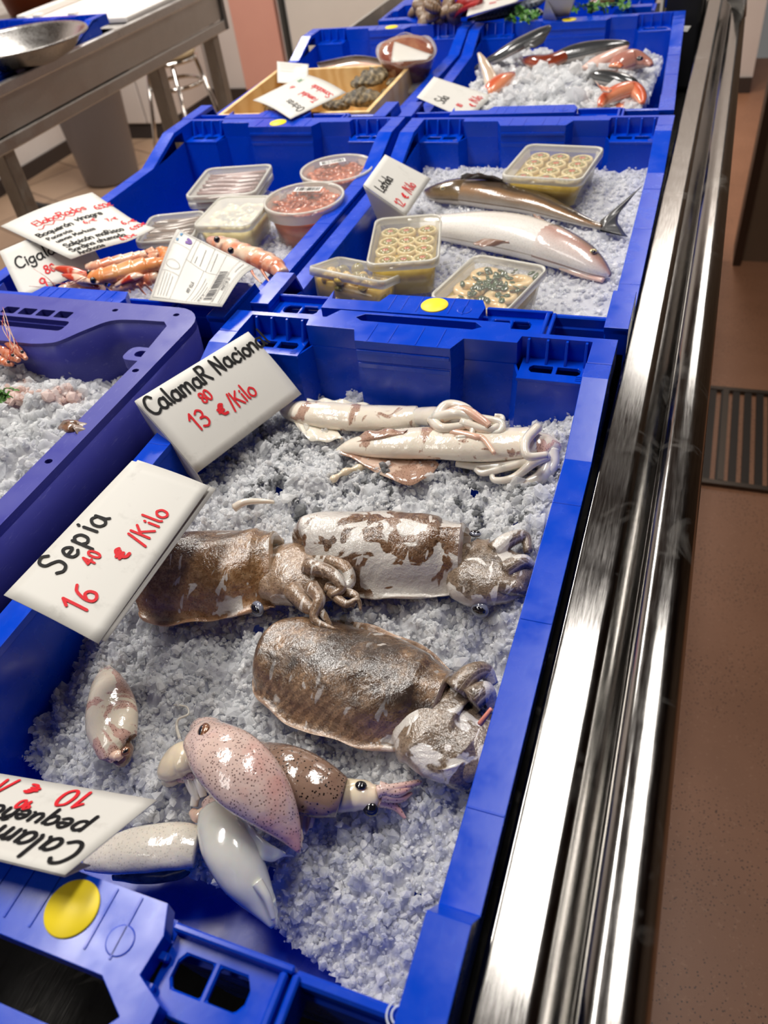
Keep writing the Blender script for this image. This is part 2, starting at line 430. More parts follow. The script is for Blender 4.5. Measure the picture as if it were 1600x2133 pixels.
# display counter: pan for the crates, raised ledge, groove and rolled outer rail
ct = root('display_counter', (0, .9, FL), 'long stainless steel fish display counter with rolled outer rail holding the blue crates', 'counter')
def profile(pts, y0, y1, th=.003):
    mb = MB(); ys = (y0, y0 + .004, y0 + .012, y1 - .012, y1 - .004, y1)
    v = [Vector((x, y, z)) for y in ys for x, z in pts]; n = len(pts)
    mb.add(v, [(k * n + i, k * n + i + 1, k * n + n + i + 1, k * n + n + i) for k in range(len(ys) - 1) for i in range(n - 1)])
    return mb
Y0, Y1 = -.75, 2.75
led = [(.4066, -.184), (.4066, -.037), (.4066, -.0356), (.4069, -.0349), (.4075, -.0345), (.4079, -.0345)] + [(.408 + .022 * t, -.0345) for t in (.04, .2, .5, .8, .97)] + \
      [(.4300 + .010 * math.sin(a), -.0445 + .010 * math.cos(a)) for a in np.linspace(.05, .58, 7)] + [(.4365, -.0369), (.4440, -.0418), (.4495, -.0454), (.4505, -.0460), (.4515, -.0462), (.4520, -.0456)]
ridge = [(.4520, -.055), (.4523, -.036)] + [(.4645 - .012 * math.cos(a), -.036 + .012 * math.sin(a)) for a in np.linspace(.15, 1.57, 8)] + [(.465, -.0239), (.468, -.0238), (.471, -.0238)] + \
        [(.4715 + .013 * math.sin(a), -.037 + .0135 * math.cos(a)) for a in np.linspace(.15, 1.6, 8)] + [(.4848, -.05), (.4850, -.075)]
profile(led, Y0, Y1).build('ledge', STEEL, ct, solid=.0015, soff=1)
profile(ridge, Y0, Y1).build('outer_rail', STEEL, ct, solid=.0015, soff=1)
MB().box((-.47, Y0, -.185), (.4066, Y1, -.168)).build('pan', STEEL_D, ct, smooth=False)
MB().box((.474, Y0, FL + .1), (.484, Y1, -.078)).build('front_panel', STEEL_D, ct, smooth=False)
MB().box((-.475, Y0, -.168), (-.465, Y1, -.06)).build('back_rail', STEEL_B, ct, smooth=False)
for y in (Y0 + .1, .9, Y1 - .1):
    for x in (-.42, .42):
        MB().box((x - .022, y - .022, FL), (x + .022, y + .022, -.186)).build('leg', STEEL_B, ct, smooth=False, bevel=.003)

# floor drain grate
g = root('floor_grate', (.9, 1.73, FL), 'dark metal drain grate set in the brown terrazzo floor', 'grate')
GM = plain('dark grate metal', (62, 56, 52), .45, .6)
mb = MB()
for i in range(26): mb.box((.535 + .03 * i, 1.54, FL + .002), (.553 + .03 * i, 1.93, FL + .010))
mb.build('bars', GM, g, smooth=False)
MB().prism([(.52, 1.525), (1.33, 1.525), (1.33, 1.945), (.52, 1.945)], 2, FL + .001, FL + .012, holes=[[(.535, 1.54), (1.315, 1.54), (1.315, 1.93), (.535, 1.93)]]).box((.60, 1.54, FL + .001), (.615, 1.93, FL + .013)).build('frame', plain('grate frame', (84, 74, 66), .4, .6), g, smooth=False)
# ------------------------------------------------------------------ fish crates
def oval(cx, cy, w, h, n=8):
    r = h / 2; o = []
    for k in range(n + 1): a = -math.pi / 2 + math.pi * k / n; o.append((cx + w / 2 - r + r * math.cos(a), cy + r * math.sin(a)))
    for k in range(n + 1): a = math.pi / 2 + math.pi * k / n; o.append((cx - w / 2 + r + r * math.cos(a), cy + r * math.sin(a)))
    return o
def half_oval(cx, cy, w, h, gap):
    return [(cx - w / 2 + .003, cy - h / 2), (cx - gap, cy - h / 2), (cx - gap, cy + h / 2), (cx - w / 2 + .003, cy + h / 2), (cx - w / 2, cy + h * .2), (cx - w / 2, cy - h * .2)], \
           [(cx + gap, cy - h / 2), (cx + w / 2 - .003, cy - h / 2), (cx + w / 2, cy - h * .2), (cx + w / 2, cy + h * .2), (cx + w / 2 - .003, cy + h / 2), (cx + gap, cy + h / 2)]
CW, CL, DEP = .40, .60, .155
def fish_crate(label, loc, rz=0.0, loop=False, sticker='near', width=CW, far_slot=False):
    """long fish crate: near end at y = 0, far end at y = .6, end rims at z = 0, low side rims at z = -.028"""
    W = width; s = W - CW
    r = root('fish_crate', loc, label, 'crate', rz)
    X = lambda x: x + (s if x > .2 else 0)
    # inner shell
    prof = [(.378, .500), (.378, .557), (.316, .557), (.307, .580), (.258, .580), (.250, .560), (.152, .560), (.144, .580), (.094, .580), (.085, .557), (.022, .557), (.022, .50),
            (.022, .10), (.022, .040), (.085, .040), (.094, .020), (.144, .020), (.152, .036), (.250, .036), (.258, .022), (.316, .026), (.378, .028), (.378, .10)]
    fine = []
    for i, a in enumerate(prof):
        b = prof[(i + 1) % len(prof)]; L = math.hypot(b[0] - a[0], b[1] - a[1]); k = max(1, int(L / .05))
        fine += [(a[0] + (b[0] - a[0]) * j / k, a[1] + (b[1] - a[1]) * j / k) for j in range(k)]
    rs = []
    for t in np.linspace(0, 1, 7):
        ring = []
        for x, y in fine:
            side = .087 < y < .52
            ztop = -.030 if side else -.0235
            z = ztop + (-DEP - ztop) * t
            cx, cy = .2, .3
            dx = .008 * t * (1 if x > cx else -1); dy = .016 * t * (1 if y > cy else -1)
            ring.append(Vector((X(x) - dx, y - dy, z)))
        rs.append(ring)
    mb = MB().rings(rs, cap=False)
    n = len(fine); mb.f.append(tuple(6 * n + j for j in range(n))); mb.m.append(0)
    mb.build('shell', BLUE, r, world=False, smooth=False, solid=.003, soff=1)
    # side rims
    sp = [(0.0, 0), (.072, 0), (.086, -.028), (.455, -.028), (.535, 0), (.5575, 0)]
    poly = sp + [(y, z - .007) for y, z in reversed(sp)]
    for x0, x1, ox in ((.0, .0225, 0), (.3775, .4, 1)):
        m2 = MB().prism(poly, 0, X(x0), X(x1))
        xo = (X(.3975), X(.4)) if ox else (0, .0025)
        sk = [(.0, -.004), (.072, -.004), (.086, -.032), (.455, -.032), (.535, -.004), (.5575, -.004), (.5575, -.045), (0, -.045)]
        m2.prism(sk, 0, *xo)
        for yy in (.14, .28, .40): m2.box((X(x0) + .0005, yy, -.0285), (X(x1) - .0005, yy + .0015, -.0276))
        m2.build('side_rim', BLUE_H, r, world=False, smooth=False, bevel=.0022, seg=2)
    # far end: raised flange with centre panel, low ledges with slots and fins
    fy = .6155 if far_slot else .6
    fl = [(.400, .558), (.400, .6), (.30, .6), (.295, fy), (.115, fy), (.105, .6), (0, .6), (0, .558), (.022, .558), (.022, .593), (.088, .593), (.090, .581), (.144, .5805), (.152, .5605), (.250, .5605), (.258, .5805), (.310, .581), (.312, .593), (.378, .593), (.378, .558)]
    fl = [(X(x), y) for x, y in fl]
    holes = [[(.145, .598), (.262, .598), (.270, .604), (.262, .6115), (.145, .6115), (.137, .604)]] if far_slot else []
    m3 = MB().prism(fl, 2, -.024, 0.0, holes=holes)
    for x in (.164, .186, .214, .236): m3.box((X(x), .562, -.0002), (X(x) + .0012, .594, .0006))
    m3.box((X(.153), .5590, -.030), (X(.249), .5612, -.0245)); m3.box((X(.153), .5590, -.014), (X(.249), .5610, -.010))
    m3.build('far_flange', BLUE_H, r, world=False, smooth=False, bevel=.0018, seg=2)
    for x0 in (.022, .314):
        c = X(x0 + .033); h1, h2 = half_oval(c, .5745, .048, .012, .002)
        m4 = MB().prism([(X(x0), .5565), (X(x0) + .0645, .5565), (X(x0) + .0645, .594), (X(x0), .594)], 2, -.0262, -.0225, holes=[h1, h2])
        for k in range(4): m4.prism([(.582, -.0225), (.5935, -.0225), (.5935, -.001), (.590, -.001)], 0, X(x0) + .004 + .018 * k, X(x0) + .0065 + .018 * k)
        for k in range(3): m4.box((X(x0) + .054, .5600 + .003 * k, -.0225), (X(x0) + .061, .5610 + .003 * k, -.0218))
        m4.build('far_ledge', BLUE_H, r, world=False, smooth=False, bevel=.0008, seg=1)
    # near end
    ny = -.050 if loop else .0
    e0, e1 = (.062, .338)
    nf = [(X(.085), .039), (X(.09), .0205), (X(.144), .0205), (X(.150), .0365), (X(.252), .0365), (X(.258), .0225), (X(.256), .004)]
    if loop: nf += [(X(.272), -.004), (X(.272), ny), (.100, ny), (.100, .0)]
    else: nf += [(X(.256), 0), (.100, 0)]
    nf += [(.085, 0)]
    hol = [[(.128, -.002), (.238, -.002), (.256, -.014), (.246, -.027), (.118, -.027), (.112, -.014)]] if loop else []
    m5 = MB().prism(nf, 2, -.012 if loop else -.024, 0.0, holes=hol)
    for x in (.158, .172, .188, .222, .237): m5.box((X(x), .005, -.0002), (X(x) + .0014, .035, .0006))
    for x in (.126, .158, .19, .222):
        if loop: m5.box((x, -.048, -.0002), (x + .0014, -.030, .0006))
    m5.lathe([(.0075, .0), (.0072, .0006), (.0001, .0006)], (X(.238), .014, 0), 20, cap=False)
    m5.build('handle_flange', BLUE_H, r, world=False, smooth=False, bevel=.0022, seg=2)
    for x0, x1 in ((.022, .085), (.258, .325)):
        c = X((x0 + x1) / 2 - (.006 if x0 > .2 else 0)); h1, h2 = half_oval(c, .0135, .040, .0155, .0018)
        m6 = MB().prism([(X(x0), -.006), (X(x1), -.006), (X(x1), .0305), (X(x0), .0305)], 2, -.016, -.012, holes=[h1, h2])
        m6.box((X(x0), .0275, -.030), (X(x1), .0312, -.004))
        if x0 > .2:
            for yy in (.0, .014): m6.prism([(X(.249), yy), (X(.262), yy), (X(.262), yy + .004), (X(.249), yy + .004)], 2, -.012, -.007)
            m6.box((X(x1) - .006, -.022, -.020), (X(x1) - .002, .027, -.003)); m6.box((X(x1) + .0, -.020, -.030), (X(x1) + .004, .028, -.004))
            for k in range(3): m6.prism([(-.030, -.060), (-.006, -.060), (-.006, -.014), (-.012, -.014)], 0, X(.268) + .018 * k, X(.272) + .018 * k)
        m6.build('near_ledge', BLUE_H, r, world=False, smooth=False, bevel=.001, seg=1)
    MB().box((X(.325), .0245, -.034), (X(.39), .0305, -.006)).box((.0, .0, -.03), (.022, .04, -.001)).box((X(.378), .0, -.03), (X(.4), .03, -.001)).box((X(.022), .0225, -.045), (X(.378), .0255, -.0165)).build('near_rim', BLUE_H, r, world=False, smooth=False, bevel=.0015, seg=1)
    if not sticker: return r
    sx, sy = (.205, .0195) if sticker == 'near' else (.20, .578)
    MB().lathe([(.0001, .0012), (.0138, .0012), (.0143, .0006), (.0143, .0001)], (X(sx), sy, 0), 40, cap=False).build('yellow_sticker', YELLOW, r, world=False)
    return r
A_LOC = (0, 0, 0)
ca_ = fish_crate('blue crate in front holding cuttlefish and squid on ice', (0, 0, 0), loop=True, far_slot=True)
mk_ = MB(); mc_ = P(834, 2116, -.0045)
for rr_, a0_, a1_ in ((.0062, 2.2, 4.3), (.0040, 1.9, 4.6), (.0014, 0, 6.2)): mk_.tube([mc_ + Vector((rr_ * math.cos(a_), rr_ * math.sin(a_), 0)) for a_ in np.linspace(a0_, a1_, 14)], .0005, 5)
mk_.build('moulded_mark', plain('pale moulded mark', (206, 214, 232), .4), ca_)
fish_crate('blue crate behind the squid crate holding two whole fish and olive tubs', (.0067, .6165, 0), .0103)
fish_crate('blue crate of orange and grey fish heaped with ice beside the sole card', (-.0268, 1.2250, 0), .0433, sticker='far', width=.425)
fish_crate('blue crate of langoustines and clear tubs of prepared seafood', (-.425, .578, 0), .01, sticker='far', width=.418).scale.y = 1.067
fish_crate('blue crate holding the wooden box of oysters', (-.435, 1.2215, 0), .012, sticker='far', width=.385).scale.y = 1.027
fish_crate('blue crate of net clams and parsley at the far end of the counter', (.302, 1.895, 0), math.pi / 2 + .02)

# violet crate
def violet_crate(label, loc):
    W, L, D = .408, .66, .16; r = root('fish_crate', loc, label, 'crate')
    def rr(x0, y0, x1, y1, rad, n=6):
        o = []
        for cx, cy, a0 in ((x1 - rad, y1 - rad, 0), (x0 + rad, y1 - rad, 90), (x0 + rad, y0 + rad, 180), (x1 - rad, y0 + rad, 270)):
            for k in range(n + 1): a = math.radians(a0 + 90 * k / n); o.append((cx + rad * math.cos(a), cy + rad * math.sin(a)))
        return o
    outer = rr(0, 0, W, L, .035)
    def soft(pts):   # rounded wavy inner line of the far end
        return [(p[0], p[1]) for p in catmull(pts, 40)]
    far = [(W - .022, .30), (W - .022, .56), (W - .028, .622)] + soft([(W - .036, .630), (W - .075, .628), (W - .10, .622), (W - .118, .600), (W - .134, .575), (W - .150, .568)]) + \
          soft([(W - .162, .566), (.152, .566)])[::13] + soft([(.146, .568), (.132, .578), (.118, .600), (.100, .622), (.075, .628), (.036, .630)]) + [(.028, .622), (.022, .56), (.022, .30)]
    inner = far + [(.022, .06), (.04, .03), (W - .04, .03), (W - .022, .06)]
    slot = rr(.146, .594, .262, .614, .005, 3)
    small = [rr(.158 + .025 * k, .6195, .178 + .025 * k, .633, .002, 2) for k in range(4)]
    pin = [oval(x, y, .0075, .006, 4) for x, y in ((W - .014, .54), (W - .012, .40), (W - .012, .25), (W - .03, .645), (.30, .644), (.11, .644), (.03, .645), (.012, .5))]
    MB().prism(outer, 2, -.008, 0, holes=[inner, slot] + small + pin).build('rim', PURPLE, r, world=False, smooth=False, bevel=.0022, seg=2)
    rs = []
    for t in np.linspace(0, 1, 6):
        rs.append([Vector((x + (W / 2 - x) * .05 * t, y + (L / 2 - y) * .04 * t, -.004 - (D - .004) * t)) for x, y in inner])
    mb = MB().rings(rs, cap=False); n = len(inner); mb.f.append(tuple(5 * n + j for j in range(n))); mb.m.append(0)
    mb.build('shell', PURPLE, r, world=False, smooth=True, solid=.003, soff=1)
    mb = MB().rings([[Vector((x + (W / 2 - x) * .012 * k, y, -.006 - .05 * k)) for x, y in outer] for k in range(3)], cap=False)
    mb.build('skirt', PURPLE, r, world=False, solid=.002)
    mb = MB().box((.135, .612, -.05), (.272, .6165, -.006)).box((.135, .590, -.05), (.272, .594, -.006)).box((.135, .594, -.052), (.272, .614, -.048))
    mb.build('handle_pocket', PURPLE, r, world=False, smooth=False)
    mb = MB().prism(rr(W - .062, .575, W - .024, .600, .009), 2, -.026, -.014, holes=[oval(W - .043, .588, .016, .011)])
    mb.prism(rr(W - .060, .577, W - .026, .598, .008), 2, -.060, -.026)
    mb.build('stacking_lug', PURPLE, r, world=False, smooth=False, bevel=.002)
    return r
violet_crate('worn violet crate of shrimps under coarse ice on the left', (-.432, -.080, .009))
# ------------------------------------------------------------------ crushed ice
def lerp(y, tab):
    t = np.array(tab); return np.interp(y, t[:, 0], t[:, 1])
def sstep(a, b, x):
    t = np.clip((x - a) / (b - a), 0, 1); return t * t * (3 - 2 * t)
def zA(x, y):
    x = np.asarray(x, float); y = np.asarray(y, float)
    z = lerp(y, [(.0, -.146), (.05, -.138), (.08, -.128), (.12, -.114), (.2, -.098), (.3, -.084), (.4, -.076), (.5, -.074), (.58, -.082)])
    z = z + .016 * sstep(.30, .37, x) * sstep(.25, .34, y) - .010 * sstep(.06, .0, x)
    z = z - .012 * np.exp(-(((x - .345) / .035) ** 2 + ((y - .27) / .05) ** 2))
    return z
def mask_front(x, y):
    # the ice stops short of the near wall on the left
    lim = np.interp(x, [.0, .06, .13, .20, .26, .32, .37], [.14, .11, .095, .088, .080, .055, .045]) + .012 * (vnoise(x, y, 40, 91) - .5)
    return (y > lim) & (vnoise(x, y, 60, 17) + .5 * vnoise(x, y, 150, 18) < 1.33)
ice('crushed_ice', 'crushed ice bedding the squid and cuttlefish in the front crate', (.026, .030, .373, .572), zA, mask_front, 3, step=.0023, n=17000, size=(.0011, .0042), big=2.4, rough=.011, mats=[ICE_BASE, ICE_CHUNK, ICE_CLEAR, ICE_INK], pink=lambda x, y: (vnoise(x, y, 70, 71) * .6 + vnoise(x, y, 190, 72) * .4 > .66) & (y > .385) & (y < .50))
B0 = Vector((.0067, .6165))
def zB(x, y): return lerp(y - B0.y, [(0, -.085), (.2, -.066), (.4, -.064), (.6, -.060)]) + 0 * x
ice('crushed_ice', 'fine crushed ice under the whole fish and olive tubs', (.032, .658, .380, 1.178), zB, lambda x, y: (x > .085 - .05 * sstep(.9, 1.0, y)) | (y > 1.0), 5, step=.005, n=5500, size=(.0018, .0045), rough=.005)
def zC(x, y): return lerp(y - 1.225, [(0, -.055), (.15, -.030), (.3, -.028), (.45, -.045), (.6, -.06)]) - .02 * sstep(.22, .36, x) * sstep(1.30, 1.45, y)
ice('coarse_ice', 'coarse ice heaped over the orange fish in the far right crate', (-.005, 1.27, .345, 1.77), zC, lambda x, y: (x > .03) & ((y > 1.33) | (x > .09)), 8, step=.008, n=2600, size=(.005, .013), big=1.7, rough=.014)
def zE(x, y): return -.075 + 0 * x
ice('crushed_ice', 'patch of crushed ice beside the round orange tubs', (-.39, .655, -.04, 1.17), zE, lambda x, y: (x > -.30) & (y < 1.10), 9, step=.007, n=2600, size=(.002, .005), rough=.005)
def zG(x, y): return lerp(x + .43, [(0, .012), (.1, .006), (.2, -.004), (.3, -.024), (.39, -.046)]) - .045 * sstep(.42, .56, y)
def pk(x, y): return vnoise(x, y, 16, 33) * .7 + vnoise(x, y, 45, 34) * .3 > .60
ice('coarse_ice', 'coarse pink stained ice filling the violet crate', (-.402, .0, -.05, .532), zG, lambda x, y: x > -2, 12, step=.0045, n=9000, size=(.0022, .0075), big=1.6, rough=.014, mats=[ICE_BASE, ICE_CHUNK, ICE_CLEAR, ICE_PINK], pink=pk)
# ------------------------------------------------------------------ hand lettering and price cards
G = {  # glyph: (advance, strokes); cap height 100, smooth strokes unless they start with '/'
'C': (62, ["56,84 42,100 18,90 4,52 14,12 36,0 58,12"]), 'a': (54, ["42,46 24,56 6,38 6,12 22,0 38,12 43,46", "/43,54 44,14 52,1"]),
'l': (24, ["/10,102 11,12 17,0"]), 'm': (74, ["/6,54 6,0", "6,34 20,55 32,46 33,0", "33,34 48,55 61,46 63,0"]),
'R': (60, ["/8,0 8,100", "8,98 38,98 46,78 34,56 8,52", "/24,52 54,0"]), 'N': (66, ["/8,0 8,98", "/8,98 52,2", "/52,2 52,100"]),
'c': (46, ["42,46 26,56 8,40 8,14 24,0 42,10"]), 'i': (22, ["/10,54 11,0", "/9,72 11,78"]), 'o': (52, ["24,56 8,42 6,16 22,0 40,10 44,38 30,55 24,56"]),
'n': (52, ["/6,54 6,0", "6,34 22,55 40,48 42,0"]), 'S': (58, ["52,84 36,100 12,90 12,66 34,52 50,36 44,8 22,0 4,14"]),
'e': (50, ["8,28 42,32 36,52 20,56 7,36 10,8 28,0 44,10"]), 'p': (54, ["/8,54 6,-36", "8,40 26,56 44,42 42,12 24,0 8,12"]),
'1': (40, ["/6,72 26,100", "/26,100 26,0"]), '3': (56, ["8,88 28,100 46,84 40,60 20,54", "20,54 46,46 50,18 30,0 6,10"]),
'8': (54, ["28,54 10,70 14,94 30,100 44,88 40,66 12,40 8,14 26,0 46,14 42,40 28,54"]), '0': (56, ["28,100 10,84 6,40 16,6 32,0 48,24 48,70 36,98 28,100"]),
'/': (34, ["/2,-8 30,104"]), 'K': (58, ["/8,0 8,100", "/48,92 10,48", "/20,56 54,0"]), 'k': (52, ["/8,0 8,100", "/42,58 10,32", "/18,40 46,0"]),
'6': (56, ["44,98 20,82 6,40 10,8 28,0 46,14 42,40 24,48 8,30"]), '4': (56, ["/34,0 36,100", "/36,100 4,36", "/4,36 52,38"]), '9': (54, ["42,78 28,98 8,82 10,58 28,50 42,72", "/42,84 38,0"]),
'P': (56, ["/8,0 8,100", "8,98 40,96 48,74 36,52 8,48"]), 'q': (54, ["42,46 24,56 6,38 8,12 24,2 42,20", "/43,54 42,-38"]), 'u': (54, ["/8,54 8,16", "8,16 20,0 36,8 42,30", "/42,54 44,6 52,0"]),
'g': (54, ["42,46 24,56 6,38 8,12 24,2 42,20", "43,54 42,-10 34,-36 14,-38 4,-24"]), 'E': (54, ["/50,98 8,96 8,2 52,4", "/8,52 42,54"]), 'b': (54, ["/8,102 8,4", "8,36 26,56 44,42 42,12 24,0 8,10"]),
'r': (42, ["/8,54 8,0", "8,32 20,52 38,52"]), 'd': (54, ["42,44 24,56 6,38 8,10 24,0 42,16", "/43,102 44,12 52,0"]), 's': (46, ["40,48 24,56 10,44 22,30 38,18 28,0 6,8"]),
'B': (58, ["/8,0 8,100", "8,98 40,94 40,62 12,54", "12,54 48,46 48,8 8,2"]), 'v': (48, ["/4,54 22,0", "/22,0 42,56"]), 'A': (62, ["/4,0 28,100", "/28,100 54,0", "/14,36 46,38"]),
'M': (76, ["/6,0 12,98", "/12,98 34,34", "/34,34 58,98", "/58,98 66,0"]), 'h': (52, ["/8,102 8,0", "8,34 24,55 40,46 42,0"]), 't': (40, ["/18,86 18,10 30,0", "/4,56 36,58"]),
'L': (52, ["/10,100 8,2", "/8,2 48,4"]), 'O': (66, ["32,100 10,82 6,36 20,4 38,0 58,30 56,74 40,98 32,100"]), 'T': (56, ["/2,96 54,98", "/28,96 28,0"]), '5': (54, ["/46,98 14,96", "/14,96 10,58", "10,58 34,62 48,40 42,10 22,0 4,10"]),
'7': (52, ["/4,96 48,96", "/48,96 20,0", "/14,48 44,50"]), '2': (54, ["8,80 24,100 44,86 38,56 6,2", "/6,2 52,4"]), ',': (20, ["/10,10 4,-14"]), '-': (44, ["/6,42 38,44"]), 'z': (48, ["/6,54 42,54", "/42,54 6,2", "/6,2 44,2"]),
'y': (50, ["/6,54 24,6", "/44,56 18,-36"]), 'x': (46, ["/6,54 40,0", "/40,54 6,0"]), ' ': (36, []), '.': (18, ["/8,0 10,4"]),
'€': (60, ["58,74 40,82 22,64 18,34 30,8 56,4", "/4,56 46,58", "/2,34 44,36"]), '~': (60, ["2,100 14,118 30,104 46,120"]),
}
G['ñ'] = (52, G['n'][1] + ["6,68 18,78 30,68 42,80"]); G['ó'] = (52, G['o'][1] + ["/26,66 38,86"])
def strokes(text, x, y, h, slant=0.0, track=1.0, wob=0.02, rise=0.0, rng=random):
    out = []
    for ch in text:
        adv, st = G.get(ch, G[' '])
        dy = rng.uniform(-wob, wob) * h; sc = h * rng.uniform(.95, 1.05) / 100
        for s_ in st:
            line = s_.startswith('/'); pts = [tuple(float(q) for q in p.split(',')) for p in s_.strip('/').split()]
            if not line: pts = [tuple(p) for p in catmull(pts, max(10, 6 * len(pts)))]
            out.append([(x + (px + slant * py) * sc, y + dy + py * sc) for px, py in pts])
        x += adv * sc * 1.06 * track; y += rise * adv * sc
    return out, x
def ribbon(mb, pts, w, fn):
    """flat pen stroke following the paper; fn maps metric (x, y, lift) to space"""
    pts = [p for i, p in enumerate(pts) if i == 0 or math.hypot(p[0] - pts[i - 1][0], p[1] - pts[i - 1][1]) > w * .08]
    if len(pts) < 2: pts = [pts[0], (pts[0][0] + w * .3, pts[0][1])]
    # resample so that strokes bend with the card
    d = []
    for i, p in enumerate(pts):
        a = pts[max(i - 1, 0)]; b = pts[min(i + 1, len(pts) - 1)]
        t = (b[0] - a[0], b[1] - a[1]); L = math.hypot(*t) or 1; d.append((t[0] / L, t[1] / L))
    prof = []
    p0, p1 = pts[0], pts[-1]
    ext = [((p0[0] - d[0][0] * w * k, p0[1] - d[0][1] * w * k), d[0], s) for k, s in ((.45, .35), (.28, .8))] + [(p, t, 1.0) for p, t in zip(pts, d)] + \
          [((p1[0] + d[-1][0] * w * k, p1[1] + d[-1][1] * w * k), d[-1], s) for k, s in ((.28, .8), (.45, .35))]
    v = []
    for p, t, s in ext:
        n = (-t[1], t[0])
        v.append(fn(p[0] + n[0] * w / 2 * s, p[1] + n[1] * w / 2 * s)); v.append(fn(p[0] - n[0] * w / 2 * s, p[1] - n[1] * w / 2 * s))
    mb.add(v, [(2 * i, 2 * i + 1, 2 * i + 3, 2 * i + 2) for i in range(len(ext) - 1)])
def card(label, TL, TR, BR, BL, size=None, bend=None, lines=(), extra=None, name='price_card', cat='price card', flap=None, mat=None, grid=(14, 9), wavy=0.0, group=None, solid=.0006):
    """paper card through four points; text is set in card metres with (0,0) at the top left, y down"""
    TL, TR, BR, BL = [Vector(p) for p in (TL, TR, BR, BL)]
    w = ((TR - TL).length + (BR - BL).length) / 2; h = ((BL - TL).length + (BR - TR).length) / 2
    nrm = (TR - TL).cross(BL - TL).normalized()
    if nrm.dot(CAM_LOC - TL) < 0: nrm = -nrm
    ph = random.random() * 6
    def pt(u, v, lift=0.0):
        p = TL * (1 - u) * (1 - v) + TR * u * (1 - v) + BR * u * v + BL * (1 - u) * v
        b = bend(u, v) if bend else 0.0
        if wavy: b += wavy * (math.sin(u * 7 + ph) * math.sin(v * 5 + 1.3 * ph))
        return p + nrm * (b + lift)
    c = (TL + BR) / 2; lo = min(TL.z, TR.z, BR.z, BL.z)
    r = root(name, (c.x, c.y, lo), label, cat, group=group)
    nu, nv = grid
    def sheet(f):
        mb = MB(); mb.add([f(i / nu, j / nv) for j in range(nv + 1) for i in range(nu + 1)],
                          [(j * (nu + 1) + i, j * (nu + 1) + i + 1, (j + 1) * (nu + 1) + i + 1, (j + 1) * (nu + 1) + i) for j in range(nv) for i in range(nu)], [(i / nu, j / nv) for j in range(nv + 1) for i in range(nu + 1)])
        return mb
    sheet(pt).build('card_front' if flap else 'sheet', mat or PAPER, r, solid=solid, soff=0)
    if flap:
        edge, vec, ang = flap
        def fp(u, v):
            if edge == 'under':
                q = pt(u, v) + Vector(vec) - nrm * (.0012 + ang * v * u); return q
            if edge == 'top': q = pt(u, 0)
            elif edge == 'bottom': q = pt(u, 1)
            elif edge == 'left': q = pt(0, u)
            return q + Vector(vec) * v + nrm * (-.0008)
        sheet(fp).build('card_back', mat or PAPER, r, solid=.0006, soff=0)
    inks = {}
    def fn(x, y): return pt(x / w, y / h, .0011)
    for (txt, x, y, hh, ink, pen, *o) in lines:
        kw = o[0] if o else {}
        st, _ = strokes(txt, 0, 0, hh, kw.get('slant', 0), kw.get('track', 1), kw.get('wob', .03))
        ca, sa = math.cos(math.radians(kw.get('rot', 0))), math.sin(math.radians(kw.get('rot', 0)))
        for s_ in st: inks.setdefault(ink, []).append(([(x * w + (a * ca - b * sa), y * h - (a * sa + b * ca)) for a, b in s_], pen))
    if extra:
        for ink, pts, pen in extra(w, h): inks.setdefault(ink, []).append((pts, pen))
    nm = {'k': ('black_lettering', INK_K), 'r': ('red_lettering', INK_R), 'g': ('green_lettering', INK_G), 'y': ('printed_text', INK_GREY), 'p': ('purple_logo', INK_P), 't': ('teal_logo', INK_T)}
    for ink, L in inks.items():
        mb = MB()
        for pts, pen in L:
            if ink == 'k': pen *= 1.22
            if ink == 'r': pen *= 1.08
            if len(pts) == 2:
                n_ = max(2, int(math.hypot(pts[1][0] - pts[0][0], pts[1][1] - pts[0][1]) / .006)); pts = [(pts[0][0] + (pts[1][0] - pts[0][0]) * k / n_, pts[0][1] + (pts[1][1] - pts[0][1]) * k / n_) for k in range(n_ + 1)]
            ribbon(mb, pts, pen, fn)
        o = mb.build(nm[ink][0], nm[ink][1], r, smooth=False)
    return r
def px4(c, z): return [P(q[0], q[1], zz) for q, zz in zip(c, z)]

card('white card lettered Calamar Nacional standing at the top left of the squid crate', *px4([(281, 835), (517, 691), (628, 821), (411, 985)], (.004, .004, -.05, -.05)),
     lines=[('CalamaR Nacional', .02, .255, .0185, 'k', .0021, {'track': .98}), ('13', .185, .665, .0185, 'r', .0020), ('80', .355, .445, .0105, 'r', .0018), ('€', .395, .675, .0140, 'r', .0026), ('/Kilo', .495, .69, .0170, 'r', .0019)],
     bend=lambda u, v: .002 * math.sin(math.pi * v), flap=('left', (.0035, .004, -.045), 0))
card('large white card lettered Sepia leaning over the left rim of the squid crate', *px4([(8, 1240), (275, 960), (437, 1013), (205, 1341)], (.016, .016, 0, 0)),
     lines=[('Sepia', .20, .30, .0215, 'k', .0020, {'track': 1.22}), ('16', .075, .735, .0190, 'r', .0021, {'track': 1.3}), ('40', .31, .50, .0095, 'r', .0018, {'track': 1.2}), ('€', .405, .74, .0125, 'r', .0026), ('/Kilo', .52, .80, .0160, 'r', .0019, {'track': 1.2})],
     bend=lambda u, v: .0015 * math.sin(math.pi * v), flap=('under', (.003, .0035, -.0005), .004))
